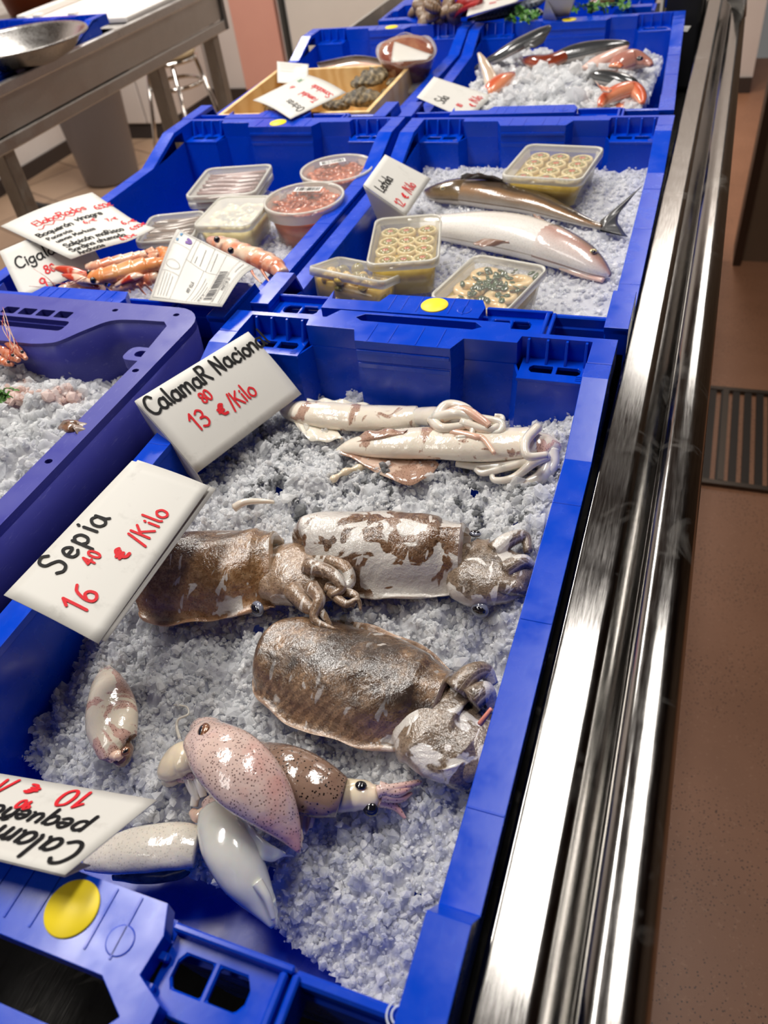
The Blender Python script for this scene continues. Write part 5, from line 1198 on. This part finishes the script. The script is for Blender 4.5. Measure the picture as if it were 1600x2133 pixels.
langoustine('dark red prawn in the shade behind the ticket bottom edge', [(345, 640, 8, -.012), (390, 628, 15, -.010), (430, 634, 14, -.010), (470, 640, 8, -.012)], ze, SHR, name='prawn', cat='prawn', seed=7)
langoustine('brown orange langoustine between tub and ticket', [(330, 520, 8, .0), (345, 530, 15, .002), (358, 545, 14, .002), (362, 560, 8, .0)], ze, LG, seed=8)
for i, (st, lab) in enumerate((([(-30, 690, 5, .006), (-5, 700, 8, .008), (20, 715, 9, .008), (42, 735, 8, .006), (55, 748, 4, .004)], 'uppermost orange shrimp at the left edge of the violet crate'),
                               ([(-30, 720, 6, .004), (0, 728, 9, .006), (22, 742, 9, .006), (40, 752, 5, .004)], 'middle orange shrimp at the left edge of the violet crate'),
                               ([(-30, 745, 6, .0), (-4, 748, 9, .002), (14, 756, 8, .002), (28, 760, 4, .0)], 'lowest orange shrimp at the left edge of the violet crate'))):
    langoustine(lab, st, -.004, SHR, name='shrimp', cat='shrimp', seed=20 + i, feel=[[(st[-1][0] - 8, st[-1][1] - 4, .01), (8 + i * 6, 690, .03), (6, 660 - i * 10, .04)], [(st[-2][0], st[-2][1] - 4, .01), (30, 706 + i * 6, .02), (2 + 6 * i, 668, .03)]], eyes=[(st[-2][0] + 4, st[-2][1] - 2, .016, .0018)])
LEAF = wet('parsley leaf', .4, .1, .2); LEAF.set('Base Color', LEAF.mix(LEAF.noise(LEAF.coord(), 60, 3), lin(46, 96, 34), lin(96, 150, 60))); LEAF = LEAF.mat
def leaf(mb, c, r, n, rng):
    q = Vector(n).normalized().to_track_quat('Z', 'Y').to_matrix() @ Matrix.Rotation(rng.uniform(0, 6), 3, 'Z'); k = 15; v = [Vector(c)]
    for i in range(k):
        a = 2 * math.pi * i / k * .85; rr_ = r * (.55 + .45 * abs(math.sin(a * 3.2))); v.append(Vector(c) + q @ Vector((rr_ * math.cos(a), rr_ * math.sin(a), .15 * rr_ * math.sin(5 * a))))
    mb.add(v, [(0, i + 1, i + 2) for i in range(k - 1)])
def parsley(label, pts, z, r=.008, seed=1, name='parsley_sprig', stems=True):
    rng = random.Random(seed); c0 = P(*pts[0], z); rt = root(name, (c0.x, c0.y, z - .004), label, 'parsley'); mb = MB(); ms = MB()
    for p in pts:
        c = P(*p, z + rng.uniform(0, .012))
        for k in range(3):
            d = Vector((rng.uniform(-1, 1), rng.uniform(-1, 1), rng.uniform(.2, 1.2))); cc = c + Vector((rng.uniform(-r, r), rng.uniform(-r, r), rng.uniform(0, r))); leaf(mb, cc, r, d, rng)
            if stems: ms.tube([c0, (c0 + cc) / 2 + Vector((0, 0, .004)), cc], .0006, 5, 8)
    tag(mb.build('leaves', LEAF, rt, smooth=False), kind='stuff')
    if stems: tag(ms.build('stems', LEAF, rt), kind='stuff')
    return rt
parsley('bright green parsley leaf on the pink ice at the left edge', [(2, 822), (12, 816), (8, 828)], .012, .006, 1)
# shell on the pink ice
r = root('shell_piece', tuple(P(157, 892, -.004)), 'dark brown and cream ridged shell piece on the ice in the violet crate', 'shell')
SHM = wet('ridged brown shell', .3, .05, .4); SHM.set('Base Color', SHM.mix(SHM.wave(SHM.coord('UV', rot=(0, 0, 1.57)), 14, 3, 2), lin(48, 32, 28), lin(206, 184, 172))); SHM = SHM.mat
mb = MB(); fin_sheet(mb, [P(186, 882, .006), P(188, 895, .006), P(170, 912, .005), P(160, 912, .005)], [P(150, 880, .010), P(152, 888, .011), P(156, 898, .010), P(160, 904, .008)], .003, wav=.002); mb.build('fan', SHM, r)
mb = MB(); body(mb, [pst(x, y, .004 + l, hw, ratio=.6) for x, y, hw, l in ((122, 892, 5, .002), (136, 886, 15, .005), (154, 890, 19, .005), (170, 896, 8, .002))], 20, 14, 2, .8, lump=.12); mb.build('hinge', DARKSK, r)

# ------------------------------------------------------------------ oyster crate
WOOD = N('pale pine', rough=.55); _c = WOOD.coord(scale=(1, 6, 6), rot=(0, 0, -.5)); WOOD.set('Base Color', WOOD.mix(WOOD.wave(WOOD.coord(rot=(0, 0, .3)), 14, 6, 3), lin(236, 204, 148), lin(222, 182, 122))); WOOD = WOOD.mat
a, b, c, d = px4([(545, 147), (850, 133), (781, 232), (488, 238)], (-.010,) * 4)
wu = ((b - a) + (c - d)) / 2; wv = ((d - a) + (c - b)) / 2; cen = (a + b + c + d) / 4; WL, WH = wu.length, wv.length
ang = math.atan2(wu.y, wu.x)
box = root('wooden_oyster_box', (cen.x, cen.y, -.097), 'open pine box of oysters standing in the left crate', 'wooden box', ang)
t = .008
MB().box((-WL / 2, -WH / 2, 0), (WL / 2, -WH / 2 + t, .087)).build('side_board', WOOD, box, world=False, smooth=False, bevel=.001)
MB().box((-WL / 2, WH / 2 - t, 0), (WL / 2, WH / 2, .087)).build('side_board', WOOD, box, world=False, smooth=False, bevel=.001)
MB().box((-WL / 2, -WH / 2 + t, 0), (-WL / 2 + t, WH / 2 - t, .087)).build('end_board', WOOD, box, world=False, smooth=False, bevel=.001)
MB().box((WL / 2 - t, -WH / 2 + t, 0), (WL / 2, WH / 2 - t, .087)).build('end_board', WOOD, box, world=False, smooth=False, bevel=.001)
MB().box((-WL / 2 + t, -WH / 2 + t, 0), (WL / 2 - t, WH / 2 - t, .006)).build('bottom_board', WOOD, box, world=False, smooth=False)
OYS = N('rough oyster shell', rough=.55, Coat_Weight=.3); _c = OYS.coord(); OYS.set('Base Color', OYS.ramp(OYS.mix(.12, OYS.noise(_c, 34, 6, .7, 1.2), OYS.wave(_c, 20, 12, 3)), [(.34, lin(40, 36, 28)), (.47, lin(92, 80, 58)), (.58, lin(150, 132, 98)), (.70, lin(200, 188, 158))])); OYS.bump(OYS.noise(_c, 70, 6, .75, 1.0), .9, .004); OYS = OYS.mat
def oyster(label, cx, cy, z, hw, ax, asp=.62, seed=1):
    rng = random.Random(seed); c = P(cx, cy, z); L = hw * mpp(c); d = Vector((math.cos(ax), math.sin(ax), rng.uniform(-.05, .25)))
    o_ = []; 
    for u, w_ in ((-1, .12), (-.8, .45), (-.4, .8), (.1, 1), (.55, .92), (.85, .6), (1, .2)): o_.append(tuple(c + d * L * u) + (L * asp * w_, L * .34 * w_))
    mb = MB(); body(mb, o_, 34, 32, 2.0, .8, lump=.12, seed=seed)
    def jit(v):
        n = .5 - vnoise(v[:, 0] * 3 + v[:, 2] * 5, v[:, 1] * 3 + v[:, 2] * 2, 40, seed); v[:, 2] += n * .012 * (L / .05); v[:, 0] += .006 * (vnoise(v[:, 1], v[:, 2], 110, seed + 5) - .5); return v
    return tag(mb.build('oyster', OYS, jitter=jit), label, 'oyster', 'oysters in the pine box')
for i, (cx, cy, z, hw, ax, lab) in enumerate([(768, 165, -.004, 44, .9, 'largest knobbly oyster on top in the pine box'), (752, 205, -.018, 44, .4, 'oyster in front of the largest one in the pine box'), (822, 172, -.014, 24, 1.1, 'oyster against the right end of the pine box'), (703, 168, -.026, 26, 2.2, 'oyster against the back board right of the white cards'),
                                              (522, 222, -.030, 30, .3, 'oyster in the near left corner of the pine box'), (800, 205, -.030, 30, 1.0, 'oyster low beside the right end board'), (700, 220, -.034, 34, -.2, 'oyster along the near board of the pine box'), (570, 222, -.036, 26, .8, 'oyster mostly under the Ostras card')]):
    oyster(lab, cx, cy, z - .018, hw, ax, seed=30 + i)
# vacuum packed tuna round, slip and packs
VAC = wet('vacuum packed tuna', .16, .1, 1.0); _c = VAC.coord(); VAC.set('Base Color', VAC.mix(VAC.ramp(VAC.noise(_c, 14, 4, .6, .5), [(.38, 0.0), (.66, 1.0)]), lin(134, 74, 62), lin(176, 128, 96))); VAC.bump(VAC.noise(_c, 40, 4, .6, 1.2), .5, .003); VAC = VAC.mat
tc = P(846, 104, .012); TR_ = 60 * mpp(tc)
tr = root('vacuum_packed_tuna', (tc.x, tc.y, tc.z - .075), 'round vacuum packed cut of dark red tuna behind the oyster box', 'packed fish')
Mt = Euler((.32, .10, 0)).to_matrix(); ell = Matrix(((1, 0, 0), (0, .86, 0), (0, 0, 1)))
MB().lathe([(.0004, -.075), (TR_ * .62, -.072), (TR_ * .78, -.05), (TR_ * .97, -.018), (TR_, -.006), (TR_ * .95, .002), (TR_ * .6, .005), (.0004, .006)], tc, 44, Mt @ ell, cap=False).build('meat', VAC, tr)
MB().lathe([(TR_ * .98, -.004), (TR_ * 1.06, -.002), (TR_ * 1.08, 0), (TR_ * .97, .001)], tc, 44, Mt @ ell, cap=False).build('film_edge', TUB, tr, jitter=lambda v: v + np.stack([0 * v[:, 0], 0 * v[:, 0], .003 * np.sin(v[:, 0] * 120)], 1))
card('small white slip with a turned up edge on the tuna', P(822, 86, .026), P(906, 116, .014), P(890, 124, .016), P(815, 130, .012), name='paper_slip', cat='slip', bend=lambda u, v: .004 * math.sin(math.pi * v), mat=clear_plastic('film slip', .30))
PK = plain('dark packet edge', (70, 62, 64), .4)
pp = root('fish_packet', tuple(P(725, 126, -.03) - Vector((0, 0, .06))), 'white topped packet of pale fish leaning behind the oyster box', 'packet')
mb = MB(); q = [P(662, 134, -.034), P(700, 126, -.026), P(745, 119, -.020), P(790, 125, -.024), P(800, 135, -.034)]; q2 = [v + Vector((0, .012, -.05)) for v in q]
mb.add(q + q2, [(i, i + 1, 6 + i, 5 + i) for i in range(4)]); mb.build('label', PAPER, pp, solid=.001)
mb = MB(); body(mb, [tuple(v + Vector((.0, -.010, -.022))) + (.012, .016) for v in q], 20, 14); mb.build('fish_fillet', FLESH_P, pp)
mb = MB(); mb.tube([v + Vector((0, -.002, .002)) for v in q], .0022, 6, 20); mb.build('seal', PK, pp)
pp = root('film_packet', tuple(P(868, 180, -.06)), 'crumpled clear film packet at the right end of the oyster box', 'packet')
mb = MB(); body(mb, [pst(x, y, -.05, hw, ratio=.5) for x, y, hw in ((850, 195, 8), (862, 184, 18), (880, 172, 18), (892, 160, 8))], 20, 16, 2, .8, lump=.14); mb.build('film', clear_plastic('crumpled film', .35), pp)

# ------------------------------------------------------------------ far crate: clams in a net, packets, greens
CLAM = N('brown clam shell', rough=.4, Coat_Weight=.4); _c = CLAM.coord(); CLAM.set('Base Color', CLAM.mix(CLAM.wave(_c, 60, 4, 2), lin(150, 122, 94), lin(96, 74, 58))); CLAM.bump(CLAM.wave(_c, 90, 3, 2), .4, .001); CLAM = CLAM.mat
cl = [(878, 10, .012), (905, 4, .026), (935, 4, .03), (884, 30, .004), (905, 30, .012), (930, 22, .018), (920, 40, .0), (884, 46, -.004), (950, 22, .02), (866, 22, .0), (900, 14, .03), (944, 36, .006)]
for i, (x, y, l) in enumerate(cl):
    c = P(x, y, .004 + l); rad = .0225; q = Euler((random.uniform(-.8, .8), random.uniform(-.8, .8), random.uniform(0, 6))).to_matrix()
    mb = MB().ball(c, rad, q, 16, (1, .82, .52)); o = mb.build('clam', CLAM)
    tag(o, 'brown clam in the netted heap at the far left of the counter', 'clam', 'netted clams')
NET = plain('red plastic net', (190, 34, 36), .35)
nr = root('net_bag', tuple(P(970, 25, -.01)), 'red plastic net gathered beside the brown clams', 'net bag')
mb = MB(); body(mb, [pst(x, y, .012 + l, hw, ratio=.8) for x, y, hw, l in ((948, 34, 8, -.01), (958, 22, 20, .0), (972, 12, 24, .012), (988, 4, 18, .02), (1000, -4, 6, .02))], 24, 20, 2, .9, lump=.10); mb.build('gathered_net', N('bunched red net', lin(150, 30, 32), .4).mat, nr)
for k in range(9):
    mb = MB().tube([P(945 + k * 3, 40 - k * 2, .01), P(960 + k * 4, 18 - k, .036), P(985 + k * 2, 4 - k, .04)], .0009, 5, 12); mb.build('strand', NET, nr)
MESH = N('dark net packet', rough=.3); _c = MESH.coord(rot=(0, 0, .8)); _b = MESH.n('ShaderNodeTexChecker'); MESH.l(_c, _b.inputs[0]); _b.inputs['Scale'].default_value = 160; MESH.set('Base Color', MESH.mix(_b.outputs[1], lin(40, 46, 58), lin(92, 102, 116))); MESH = MESH.mat
r = root('mussel_packet', tuple(P(1050, 24, -.02)), 'dark meshed packet under the printed white card', 'packet')
mb = MB(); body(mb, [pst(x, y, .0 + l, hw, ratio=.5) for x, y, hw, l in ((975, 42, 8, -.004), (1010, 36, 17, .0), (1060, 24, 22, .006), (1105, 10, 20, .01), (1130, 0, 8, .01))], 24, 18, 2.4, .8, lump=.04); mb.build('packet_body', MESH, r)
card('white card with red writing lying on the dark packet', *px4([(972, 34), (985, -14), (1110, -20), (1075, 4)], (.028,) * 4), lines=[('80', .30, .50, .016, 'r', .0018), ('€/Kilo', .46, .60, .018, 'r', .0018)])
parsley('parsley leaves hanging over the rim below the dark packet', [(1060, 36), (1075, 32), (1090, 38), (1100, 44), (1068, 48), (1108, 36)], -.004, .012, 3)
parsley('parsley leaves right of the folded white card', [(1205, 16), (1225, 20), (1245, 22), (1290, 10), (1310, 14), (1268, 20), (1300, 2)], .0, .013, 4)
r = root('dark_fish_piece', tuple(P(1095, 26, -.02)), 'grey fish piece beside the parsley in the far crate', 'fish')
mb = MB(); body(mb, [pst(x, y, -.01, hw, ratio=.6) for x, y, hw in ((1080, 30, 6), (1096, 28, 15), (1115, 26, 14), (1128, 30, 6))], 20, 16, 2, .8, lump=.05); mb.build('flesh', F_GREY, r)
card('white folded card standing in the far crate', P(1138, -4, .045), P(1200, -8, .045), P(1186, 34, .0), P(1130, 40, .0), flap=('left', (.02, .03, -.05), 0))
r = root('red_mullet', tuple(P(1260, 8, -.02)), 'shiny dark red fish on the greens in the far crate', 'fish')
mb = MB(); body(mb, [pst(x, y, .004, hw, ratio=.6) for x, y, hw in ((1225, 14, 6), (1250, 4, 18), (1285, -2, 20), (1310, -4, 10))], 22, 16, 2, .8, lump=.04); mb.build('body', N('dark red fish skin', lin(112, 58, 56), .15, Coat_Weight=1.0).mat, r)
# ------------------------------------------------------------------ end of the counter
BLK = plain('black plastic', (26, 26, 28), .4)
s0 = P(1358, 30, 0)
sc = root('weighing_scale', (.360, 1.97, -.16), 'black scale with a pale edge at the far right end of the counter', 'scale')
MB().box((.330, 1.90, -.16), (.400, 2.25, .03)).build('housing', BLK, sc, smooth=False, bevel=.006)
MB().box((.318, 1.90, -.16), (.324, 1.95, .05)).build('pale_edge', plain('pale scale edge', (214, 208, 196), .4), sc, smooth=False, bevel=.001)
MB().box((.334, 1.905, .03), (.396, 2.2, .045)).build('tray', plain('scale tray', (70, 72, 72), .3, .6), sc, smooth=False, bevel=.004)
card('small white paper strip at the foot of the black scale', *px4([(1404, 54), (1440, 54), (1432, 66), (1404, 65)], (-.03,) * 4), name='paper_strip', cat='paper')
br = root('rail_bracket', tuple(P(1530, 20, -.06)), 'grey metal bracket at the far end of the outer rail', 'bracket')
mb = MB(); q = [P(1512, 0, -.02), P(1556, -6, .02), P(1552, 33, -.02), P(1540, 34, -.03)]
mb.add(q + [v + Vector((.0, .02, -.004)) for v in q], [(0, 1, 2, 3), (7, 6, 5, 4), (0, 4, 5, 1), (1, 5, 6, 2), (2, 6, 7, 3), (3, 7, 4, 0)]); mb.build('plate', STEEL_B, br, smooth=False)
MB().tube([P(1553, -10, .02), P(1550, 34, -.02)], .004, 10).build('post', STEEL_B, br)

# ------------------------------------------------------------------ bench on the left and what stands on it
XB, YE, YS = -1.04, 2.485, .45
bn = root('steel_bench', (-1.36, 1.5, FL), 'long stainless steel work bench with deep apron on the left', 'bench')
hx0, hx1, hy0, hy1 = -1.482, -1.068, 1.333, 1.947
MB().prism([(-1.92, YS), (XB, YS), (XB, YE), (-1.92, YE)], 2, -.012, 0, holes=[[(hx0, hy0), (hx1, hy0), (hx1, hy1), (hx0, hy1)]]).build('top', STEEL_B, bn, smooth=False)
MB().box((hx0 - .002, hy0, -.125), (hx0, hy1, -.001)).box((hx1, hy0, -.125), (hx1 + .002, hy1, -.001)).box((hx0, hy0 - .002, -.125), (hx1, hy0, -.001)).box((hx0, hy1, -.125), (hx1, hy1 + .002, -.001)).box((hx0, hy0, -.127), (hx1, hy1, -.125)).build('sink', STEEL_B, bn, smooth=False)
MB().box((XB - .012, YS, -.020), (XB + .003, YE + .003, .004)).build('front_lip', steel('bright bench lip', .62, .3, (3, 30, 30), False), bn, smooth=False, bevel=.003)
MB().box((XB - .020, YS, -.093), (XB - .010, YE, -.020)).build('apron', STEEL_B, bn, smooth=False)
MB().box((XB - .020, YE - .012, -.125), (XB - .002, YE + .004, -.012)).build('end_cap', steel('dark bench end', .2, .4, (3, 30, 30), False), bn, smooth=False)
MB().box((XB - .035, YS, -.126), (XB - .004, YE - .01, -.097)).build('frame_tube', steel('bench frame tube', .55, .32, (3, 30, 30), False), bn, smooth=False, bevel=.003)
LEGM = steel('bench leg', .40, .4, (30, 30, 3), False, (1, .92, .82))
for x, y in ((XB - .035, YE - .07), (XB - .045, 2.10), (XB - .035, 1.41), (-1.66, 1.30)):
    lg = MB().box((x - .02, y - .02, FL + .02), (x + .02, y + .02, -.097)).build('leg', LEGM, bn, smooth=False, bevel=.003)
    MB().lathe([(.012, FL), (.026, FL + .004), (.026, FL + .018), (.012, FL + .024)], (x, y, 0), 16).build('foot', BLK, lg)
fish_crate('blue crate with a steel bowl on the work bench', (-1.475, 1.34, .036), .0, sticker=None)
bc = P(30, 82, .050)
bw = root('steel_bowl', (bc.x, bc.y, -.01), 'wide shallow stainless bowl resting in the bench crate', 'bowl')
BR = .165
MB().lathe([(.0004, -.055), (BR * .45, -.054), (BR * .78, -.034), (BR * .96, -.004), (BR, .0), (BR * 1.045, .001), (BR * 1.05, -.003)], bc, 48, cap=False).build('bowl_shell', steel('polished bowl steel', .5, .22, (30, 30, 30), False), bw, solid=.0015)
o = MB(); body(o, [pst(x, y, .004, hw, ratio=.6) for x, y, hw in ((-25, 150, 10), (0, 142, 22), (25, 140, 22), (46, 148, 8))], 24, 20, 2, .8, lump=.18); o = o.build('crumpled_paper', PAPER); tag(o, 'crumpled white paper in the near corner of the bench crate', 'paper')
FOAM = N('white foam', lin(236, 230, 224), .7); FOAM.bump(FOAM.vor(FOAM.coord(), 160), .2, .002); FOAM = FOAM.mat
fb = root('foam_tray', (-1.23, 2.22, 0), 'long white foam tray on the bench beyond the blue crate', 'tray')
x0, x1, y0, y1 = -1.42, -1.055, 1.99, 2.47
MB().box((x0, y0, .001), (x1, y1, .016)).build('base', FOAM, fb, smooth=False, bevel=.004)
MB().box((x0, y0, .016), (x0 + .03, y1, .034)).build('back_rim', FOAM, fb, smooth=False, bevel=.004)
MB().box((x0 + .03, y0, .016), (x1 - .12, y0 + .02, .026)).build('end_rim', FOAM, fb, smooth=False, bevel=.003)
for xx in (-1.36, -1.24): MB().box((xx, y0 - .004, .004), (xx + .022, y0 + .022, .034)).build('tab', FOAM, fb, smooth=False, bevel=.003)
ORB = plain('orange bucket plastic', (196, 84, 24), .4)
oc = P(118, 8, .06); ob = root('orange_bucket', (-1.55, 2.235, 0), 'orange plastic bucket standing at the back of the bench', 'bucket')
oc = Vector((-1.55, 2.235, 0))
MB().lathe([(.0004, .002), (.085, .002), (.12, .17), (.128, .175), (.128, .182), (.118, .182), (.082, .010), (.0004, .010)], oc, 36, cap=False).build('bucket_wall', ORB, ob)
POT = plain('brown pot', (110, 74, 54), .6)
pc = Vector((-1.62, 1.62, 0)); pl = root('potted_plant', tuple(pc), 'leafy green plant in a brown pot at the back of the bench', 'plant')
MB().lathe([(.0004, .0), (.04, .0), (.055, .07), (.06, .075), (.05, .08), (.0004, .07)], pc, 24, cap=False).build('pot', POT, pl)
mb = MB().tube([pc + Vector((0, 0, .06)), pc + Vector((.01, .02, .14)), pc + Vector((-.01, .03, .24))], .005, 8, 12); mb.build('stem', plain('plant stem', (96, 66, 48), .6), pl)
mb = MB(); rg = random.Random(4)
for k in range(90):
    c = pc + Vector((rg.gauss(.02, .045), rg.gauss(.05, .05), .20 + rg.uniform(-.05, .10))); leaf(mb, c, .020, (rg.uniform(-1, 1), rg.uniform(-1, 1), 1), rg)
tag(mb.build('leaves', LEAF, pl, smooth=False), kind='stuff')
hp = root('pink_apron', (-2.93, 2.95, -.6), 'pink cloth hanging on the white wall behind the plant', 'cloth')
mb = MB(); mb.rings([[Vector((-2.92 + .012 * math.sin(y * 60), y, z)) for y in np.linspace(2.75, 3.05, 24)] for z in (-.35, 0, .4, .8)], closed=False, cap=False); mb.build('cloth', plain('pink cloth', (214, 156, 178), .8), hp, solid=.003)

# ------------------------------------------------------------------ floor items at the back
wc = P(236, 372, FL); bi = root('waste_bin', (wc.x, wc.y, FL), 'tall round dark grey waste bin under the bench', 'bin')
MB().lathe([(.0004, FL), (.130, FL), (.140, FL + .02), (.188, FL + .60), (.198, FL + .605), (.198, FL + .62), (.182, FL + .62), (.128, FL + .03), (.0004, FL + .02)], (wc.x, wc.y, 0), 44, cap=False).build('bin_body', plain('dark grey bin plastic', (128, 126, 132), .5), bi)
MB().lathe([(.196, FL + .54), (.202, FL + .60), (.200, FL + .626), (.180, FL + .627)], (wc.x, wc.y, 0), 44, cap=False).build('liner', plain('teal bin liner', (120, 160, 164), .4), bi, jitter=lambda v: v + np.stack([.003 * np.sin(v[:, 1] * 140), .003 * np.sin(v[:, 0] * 160), .006 * np.sin(v[:, 0] * 50)], 1))
cb = P(310, 290, FL)
fz = root('white_cabinet', (cb.x - .02, cb.y + .30, FL), 'low white cabinet with dark plinth behind the waste bin', 'cabinet')
CABW = plain('white cabinet panel', (214, 206, 200), .4)
xx0, xx1 = max(-2.93, P(262, 297, FL).x - .35), P(352, 285, FL).x
MB().box((xx0, cb.y + .03, FL + .07), (xx1, cb.y + .6, -.02)).build('carcass', CABW, fz, smooth=False, bevel=.004)
MB().box((xx0, cb.y + .01, FL), (xx1 + .005, cb.y + .59, FL + .07)).build('plinth', plain('dark plinth', (52, 46, 46), .5), fz, smooth=False)
xm = P(316, 290, FL).x
dmat = plain('white cabinet door', (222, 214, 208), .35)
for a_, b_ in ((xx0 + .01, xm - .006), (xm + .006, xx1 - .006)):
    d_ = MB().box((a_, cb.y, FL + .085), (b_, cb.y + .028, -.04)).build('door', dmat, fz, smooth=False, bevel=.003)
    MB().tube([Vector((a_ + .05 if a_ > xm - .1 else b_ - .05, cb.y - .002, -.50)), Vector((a_ + .05 if a_ > xm - .1 else b_ - .05, cb.y - .03, -.48)), Vector((a_ + .05 if a_ > xm - .1 else b_ - .05, cb.y - .03, -.40)), Vector((a_ + .05 if a_ > xm - .1 else b_ - .05, cb.y - .002, -.38))], .005, 8, 14).build('handle', CHROME, d_)
def stool(c, label):
    r = root('chrome_stool', (c.x, c.y, FL), label, 'stool'); h = .62
    MB().lathe([(.0004, FL + h - .03), (.10, FL + h - .03), (.112, FL + h - .015), (.108, FL + h + .004), (.07, FL + h + .010), (.0004, FL + h + .010)], c * 1 - Vector((0, 0, c.z)), 32, cap=False).build('seat', plain('cream stool seat', (214, 196, 160), .5), r)
    for zz, rd in ((h - .035, .108), (h - .13, .112)):
        MB().tube([Vector((c.x + rd * math.cos(a_), c.y + rd * math.sin(a_), FL + zz)) for a_ in np.linspace(0, 2 * math.pi, 33)], .009, 8).build('ring', CHROME, r)
    for k in range(4):
        a_ = .6 + k * math.pi / 2
        lg = MB().tube([Vector((c.x + .102 * math.cos(a_), c.y + .102 * math.sin(a_), FL + h - .03)), Vector((c.x + .21 * math.cos(a_), c.y + .21 * math.sin(a_), FL + .015))], .0095, 8).build('leg', CHROME, r)
        MB().lathe([(.012, FL), (.013, FL + .02), (.0095, FL + .024)], (c.x + .21 * math.cos(a_), c.y + .21 * math.sin(a_), 0), 10).build('rubber_foot', BLK, lg)
    return r
sp1 = P(350, 104, -.33); stool(Vector((sp1.x, sp1.y, FL)), 'chrome legged stool with cream seat behind the bench legs')
hz = FL + .016
o = MB().tube([P(-10, 360, hz), P(30, 392, hz), P(60, 420, hz), P(100, 432, hz), P(140, 430, hz), P(175, 415, hz)], .017, 12, 30).build('black_hose', plain('black rubber hose', (40, 40, 42), .45)); tag(o, 'thick black hose curving over the tiles beside the bench leg', 'hose')
